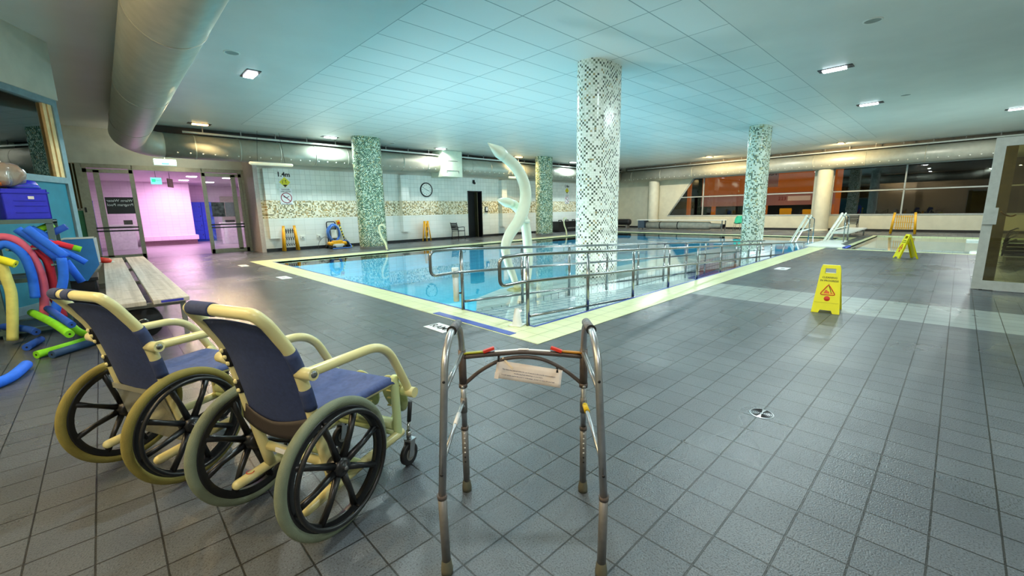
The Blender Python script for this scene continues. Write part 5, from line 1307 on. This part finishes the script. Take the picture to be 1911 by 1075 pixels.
pb = thing('plastic_bag', 'clear crumpled plastic bag on top of the blue crates', 'bag', (-.78, 7.88, 1.79))
rr = random.Random(5)
def bagf(u, v):
    a = 2 * PI * u; r = .16 * math.sin(PI * (.08 + .84 * v)) * (1 + .18 * math.sin(5 * a + 7 * v) + .1 * math.sin(9 * a)); return Vector((r * math.cos(a) * 1.2, r * math.sin(a) * .7, .16 * (1 - math.cos(PI * v)) * .9))
MB().grid(bagf, 40, 14).build('film', M['clear_bag'], pb)
MB().box((0, 0, .292), (.05, .03, .02), .4, .004).build('knot', M['white_label'], pb)
rd = thing('toy_brick', 'small red plastic toy on the rim of the left crate', 'toy', (-.95, 7.72, 1.70))
MB().box((0, 0, .05), (.14, .08, .1), .2, .015).build('body', M['red_plastic'], rd); MB().lathe([(0, .03), (.025, .03), (.03, 0)], (0, 0, .1), seg=14).build('stud', M['red_plastic'], rd)

def noodle(label, pts, m, r=.042, tip=None):
    o = Vector(pts[0]); t = thing('foam_noodle', label, 'pool noodle', o)
    P = smooth_path([Vector(p) - o for p in pts], 6) if len(pts) > 2 else [Vector(p) - o for p in pts]
    MB().tube(P, r, 16).build('foam', M[m], t)
    for a, b in ((P[0], P[1]), (P[-1], P[-2])):
        d = (a - b).normalized(); MB().tube([a - d * .002, a + d * .0015], r * .26, 10).build('core_hole', M['dark_recess'], t)
    if tip: MB().tube([P[-1] - (P[-1] - P[-2]).normalized() * .0, P[-1] + (P[-1] - P[-2]).normalized() * tip[1]], r * 1.02, 16).build('end_piece', M[tip[0]], t)
    return t
H = lambda y, L: [(x, y, z) for x, z in L]
noodle('pink noodle arching over and hanging down the rack, longest of the front ones', H(7.5, [(-1.0, 1.16), (-.85, 1.22), (-.74, 1.18), (-.67, 1.07), (-.62, .89), (-.6, .68), (-.62, .45), (-.66, .2)]), 'foam_pink')
noodle('bright blue noodle arching under the pink one', H(7.42, [(-1.0, 1.02), (-.85, 1.13), (-.78, 1.12), (-.7, 1.01), (-.67, .82), (-.67, .66), (-.68, .5)]), 'foam_blue', .043)
noodle('bright yellow noodle end poking out at the left edge of the rack', [(-1.1, 7.45, 1.06), (-.86, 7.27, .98), (-.75, 7.22, .92)], 'foam_yellow')
noodle('pale yellow noodle hanging down at the left edge of the rack', H(7.3, [(-.95, 1.05), (-.88, .98), (-.86, .9), (-.85, .77), (-.84, .59), (-.87, .33), (-.91, .06)]), 'foam_cream', .047)
noodle('crimson noodle hanging behind the pink one', H(7.6, [(-.66, 1.08), (-.58, 1.0), (-.53, .89), (-.53, .66), (-.55, .48), (-.52, .34), (-.5, .2)]), 'foam_red')
noodle('blue noodle slanting down from the shelf, left of the parallel pair', [(-.72, 7.62, 1.30), (-.58, 7.6, 1.12), (-.44, 7.58, .93)], 'foam_blue', .045)
noodle('blue noodle slanting down from the shelf, right of the parallel pair', [(-.64, 7.5, 1.31), (-.51, 7.48, 1.14), (-.36, 7.45, .95)], 'foam_blue', .047)
noodle('blue noodle hanging almost straight down beside the wheelchair backrest', H(7.38, [(-.40, .95), (-.42, .7), (-.50, .45), (-.57, .23)]), 'foam_blue', .045)
noodle('short blue noodle slanting to the lower right before the blue board', [(-.38, 7.57, .90), (-.28, 7.6, .62)], 'foam_blue', .04)
noodle('blue noodle poking right across the upper blue board', [(-.5, 7.72, 1.08), (-.35, 7.72, .98), (-.21, 7.72, .85)], 'foam_blue', .036)
noodle('scarlet noodle with a lime tip poking right below the shelf', [(-.56, 7.75, 1.17), (-.30, 7.74, 1.05)], 'foam_scarlet', .036, ('foam_lime', .075))
noodle('short lime noodle poking up right under the shelf', [(-.62, 7.84, 1.25), (-.44, 7.8, 1.345)], 'foam_lime', .04)
noodle('short dark blue noodle poking up right against the teal panel', [(-.54, 7.79, 1.19), (-.32, 7.76, 1.315)], 'foam_dkblue', .038)
noodle('thin blue noodle slanting behind the parallel pair', [(-.62, 7.78, 1.31), (-.52, 7.76, 1.22), (-.42, 7.74, 1.08)], 'foam_blue', .032)
noodle('lime noodle leaning out of the bottom shelf behind the pink noodle', [(-.74, 7.5, .32), (-.53, 6.8, .27), (-.40, 6.35, .21)], 'foam_lime', .04)
noodle('blue noodle leaning out beside the lime one on the bottom shelf', [(-.6, 7.4, .36), (-.38, 6.5, .28)], 'foam_dkblue', .036)
noodle('long lime noodle lying on the floor pointing at the camera', [(-.665, 6.38, .042), (-.5, 6.52, .042), (-.24, 6.8, .042), (-.1, 7.0, .042)], 'foam_lime', .04)
noodle('navy noodle lying on the floor beside the long lime one', [(-.55, 6.27, .041), (-.12, 6.72, .041)], 'foam_navy', .039)
noodle('lime noodle bending down behind the navy one to the floor', [(-.46, 7.25, .2), (-.35, 6.95, .1), (-.22, 6.9, .045)], 'foam_lime', .038)
noodle('short blue noodle lying on the floor in front of the rack base', [(-.77, 6.86, .04), (-.69, 7.2, .04)], 'foam_dkblue', .038)
noodle('bright blue noodle lying on the floor at the left edge, nearest the camera', [(-.86, 5.42, .046), (-.78, 5.55, .046), (-.74, 5.69, .046), (-.70, 5.99, .046)], 'foam_blue', .044)
noodle('blue noodle lying inside the bottom shelf of the rack', [(-1.1, 7.9, .16), (-.80, 7.35, .16), (-.70, 7.1, .15)], 'foam_dkblue', .038)
# black tub and the blue board standing on it
tb = thing('storage_tub', 'black storage tub under the blue foam board beside the bench', 'tub', (-.32, 8.85, 0))
MB().box2((-.26, -.25, 0), (.16, .5, .55), .03).build('body', M['tub'], tb); MB().box2((-.28, -.27, .52), (.18, .52, .57), .01).build('rim', M['tub'], tb)
bo = thing('foam_board', 'blue six-cornered foam board with a pale edge leaning by the bench', 'foam board', (-.3, 8.62, .575), 0)
MB().prism([(-.34, .0), (.05, -.05), (.2, .17), (.185, .55), (-.1, .55), (-.36, .48)], 0, .05, FACE_NEG_Y).build('board', M['board_blue'], bo)
MB().prism([(-.34, .485), (-.1, .552), (.185, .552), (.2, .575), (-.1, .575), (-.36, .5)], .0, .06, FACE_NEG_Y).build('pale_edge', M['white_paint'], bo)
MB().box2((.14, .02, .2), (.22, .06, .56)).build('side_edge', M['white_paint'], bo)
wp = thing('white_board', 'white pointed board leaning beside the far end of the bench', 'board', (-.28, 12.9, 0))
MB().prism([(-.1, .0), (.18, .0), (.18, .5), (-.02, 1.0), (-.1, 1.0)], 0, .03, FACE_NEG_Y).build('board', M['white_paint'], wp); MB().box2((-.1, -.04, .985), (-.02, .01, 1.01)).build('top_edge', M['paper'], wp)
rc = thing('red_float', 'small red and white float at the far left end of the bench', 'float', (-.06, 12.7, .5), 0)
MB().tube([(-.06, 0, .03), (.06, 0, .0)], .06, 16, round_cap=True).build('body', M['red_plastic'], rc); MB().tube([(.02, 0, -.02), (.13, 0, -.035)], .03, 12, round_cap=True).build('white_tip', M['white_paint'], rc)

SC.view_settings.view_transform = 'Standard'
SC.view_settings.look = 'None'
SC.view_settings.exposure = 0.08
SC.cycles.use_denoising = True
SC.cycles.max_bounces = 10; SC.cycles.diffuse_bounces = 5; SC.cycles.transparent_max_bounces = 16
SC.cycles.sample_clamp_indirect = 6.0
SC.cycles.caustics_reflective = False; SC.cycles.caustics_refractive = False
